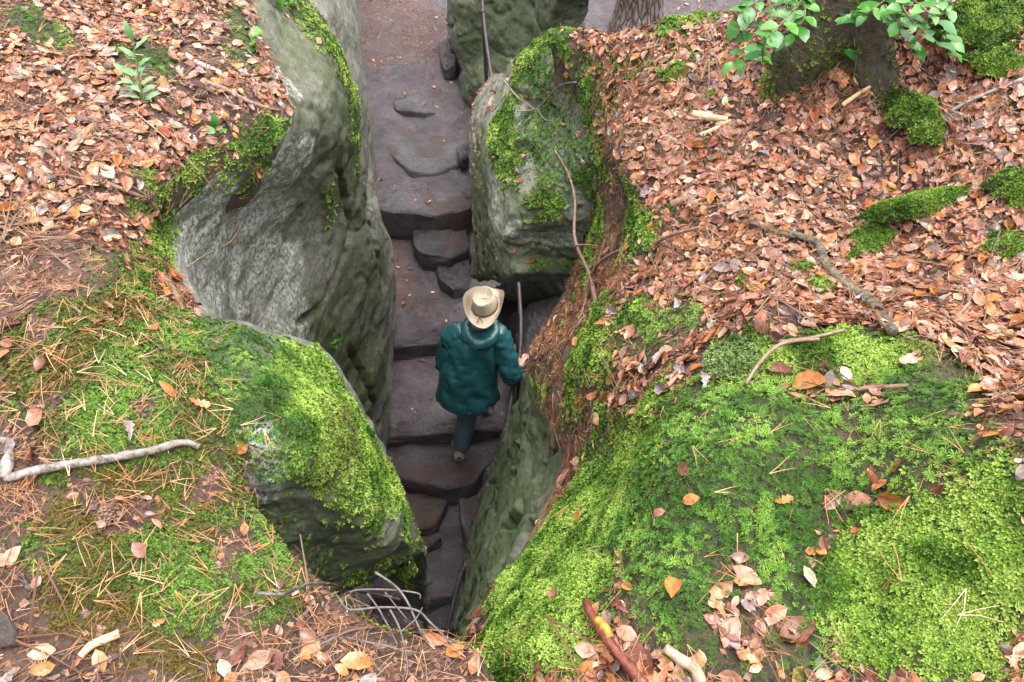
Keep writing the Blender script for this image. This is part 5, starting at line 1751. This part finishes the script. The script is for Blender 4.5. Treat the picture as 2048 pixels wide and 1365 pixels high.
# shoes
def shoe(heel, yaw, pitch):
    prof_ = [(-.045, .024, .03), (-.03, .042, .07), (.02, .042, .075), (.07, .042, .07), (.12, .047, .05), (.17, .048, .04), (.21, .038, .03), (.235, .014, .015)]
    rings = []
    for y, w, h in prof_:
        th_ = np.linspace(0, 2 * math.pi, 24, endpoint=False)
        x = np.cos(th_) * w
        z = np.where(np.sin(th_) > 0, np.sin(th_) * h, np.sin(th_) * .012) + .012
        rings.append(np.stack([x, np.full(24, y), z], 1))
    G_ = cr(loft(rings), 26, 0)
    R = np.array(Matrix.Rotation(yaw, 3, 'Z') @ Matrix.Rotation(pitch, 3, 'X'))
    return G_.reshape(-1, 3) @ R.T + np.array(heel), gridfaces(*G_.shape[:2])
for heel, yaw, pitch in [((-.425, 3.43, -3.985), .15, -.22), ((-.2, 3.80, -3.872), -.05, 0)]:
    v, f = shoe(heel, yaw, pitch)
    sh_ = obj('shoe', raw_mesh('shoe', v - PB, f), M_SHOE, person)
    v2 = v.copy(); v2[:, 2] = np.minimum(v2[:, 2], heel[2] + .03) - .008
    obj('sole', raw_mesh('sole', v2 - PB, f), simple('rubber_sole', (.06, .05, .045), .7), sh_)

# hair under the hat
hc = np.array([-.188, 3.605, -2.44])
ha = []
for lat in np.linspace(-.9, 1.3, 12):
    ha.append(ringpts(hc + [0, 0, math.sin(lat) * .1], math.cos(lat) * .092 + .004, math.cos(lat) * .1 + .004, 28, power=2.0))
v, f = loft_mesh(ha, 20, lambda G_, nn: fbm(G_ * np.array([1, 1, .3]), 60, 2, 5) * .004)
obj('hair', raw_mesh('hair', v - PB, f), M_HAIR, person)

# wide brimmed hat, tipped back, sides curled up
HC = np.array([-.176, 3.605, -2.385])
hp_ = [(.002, .112), (.03, .113), (.058, .118), (.074, .112), (.082, .09), (.086, .05), (.090, .012), (.094, .0), (.105, -.002), (.125, .0), (.145, .006), (.160, .014), (.1625, .017), (.160, .010), (.145, .0), (.12, -.007), (.095, -.008), (.085, .0)]
G_ = []
for (r, z) in hp_:
    th_ = np.linspace(0, 2 * math.pi, 57)
    brim = smooth(.094, .162, np.full(57, r))
    zz = z + brim * (.078 * np.cos(th_) ** 2 - .034 * np.abs(np.sin(th_)) + .006 * np.sin(3 * th_ + 1))
    rx_ = r * (1 - .12 * brim) * (.95 if r < .094 else 1)
    ry_ = r * (1 + .06 * brim) * (1.12 if r < .094 else 1.04)
    if r < .07:
        zz = zz - .034 * (1 - (r / .07) ** 2) * (.4 + .6 * np.abs(np.sin(th_))) - .010 * np.abs(np.cos(th_))
    G_.append(np.stack([np.cos(th_) * rx_, np.sin(th_) * ry_, zz], 1))
G_ = cr(np.array(G_), 60, 0)
G_[:, :, 2] += fbm(G_ * np.array([1, 1, .5]), 13, 3, 541) * .006
G_[:, -1] = G_[:, 0]
Rh = np.array(Matrix.Rotation(-.15, 3, 'Z') @ Matrix.Rotation(.12, 3, 'X') @ Matrix.Rotation(-.10, 3, 'Y'))
G_ = G_ * np.array([.95, .95, 1.0])
v = G_.reshape(-1, 3) @ Rh.T + HC
hat = obj('hat', raw_mesh('hat', v - PB, gridfaces(*G_.shape[:2])), M_HAT, person)
bd = []
for z in (.004, .012, .022, .026):
    th_ = np.linspace(0, 2 * math.pi, 49)
    bd.append(np.stack([np.cos(th_) * .086, np.sin(th_) * .099, np.full(49, z)], 1))
bd = np.array(bd)
v = bd.reshape(-1, 3) @ Rh.T + HC
obj('hat_band', raw_mesh('hat_band', v - PB, gridfaces(4, 49)), M_BAND, hat)
for k in range(2):
    a = np.array([-.02, -.105, .014]); b = np.array([-.03 + .04 * k, -.15, .012])
    V, F = tube_mesh('tie', [x @ Rh.T + HC for x in (a, (a + b) / 2 + [0, 0, .006], b)], (.004, .003), 6, 0)
    obj('tie', raw_mesh('tie', V - PB, F), M_BAND, hat)
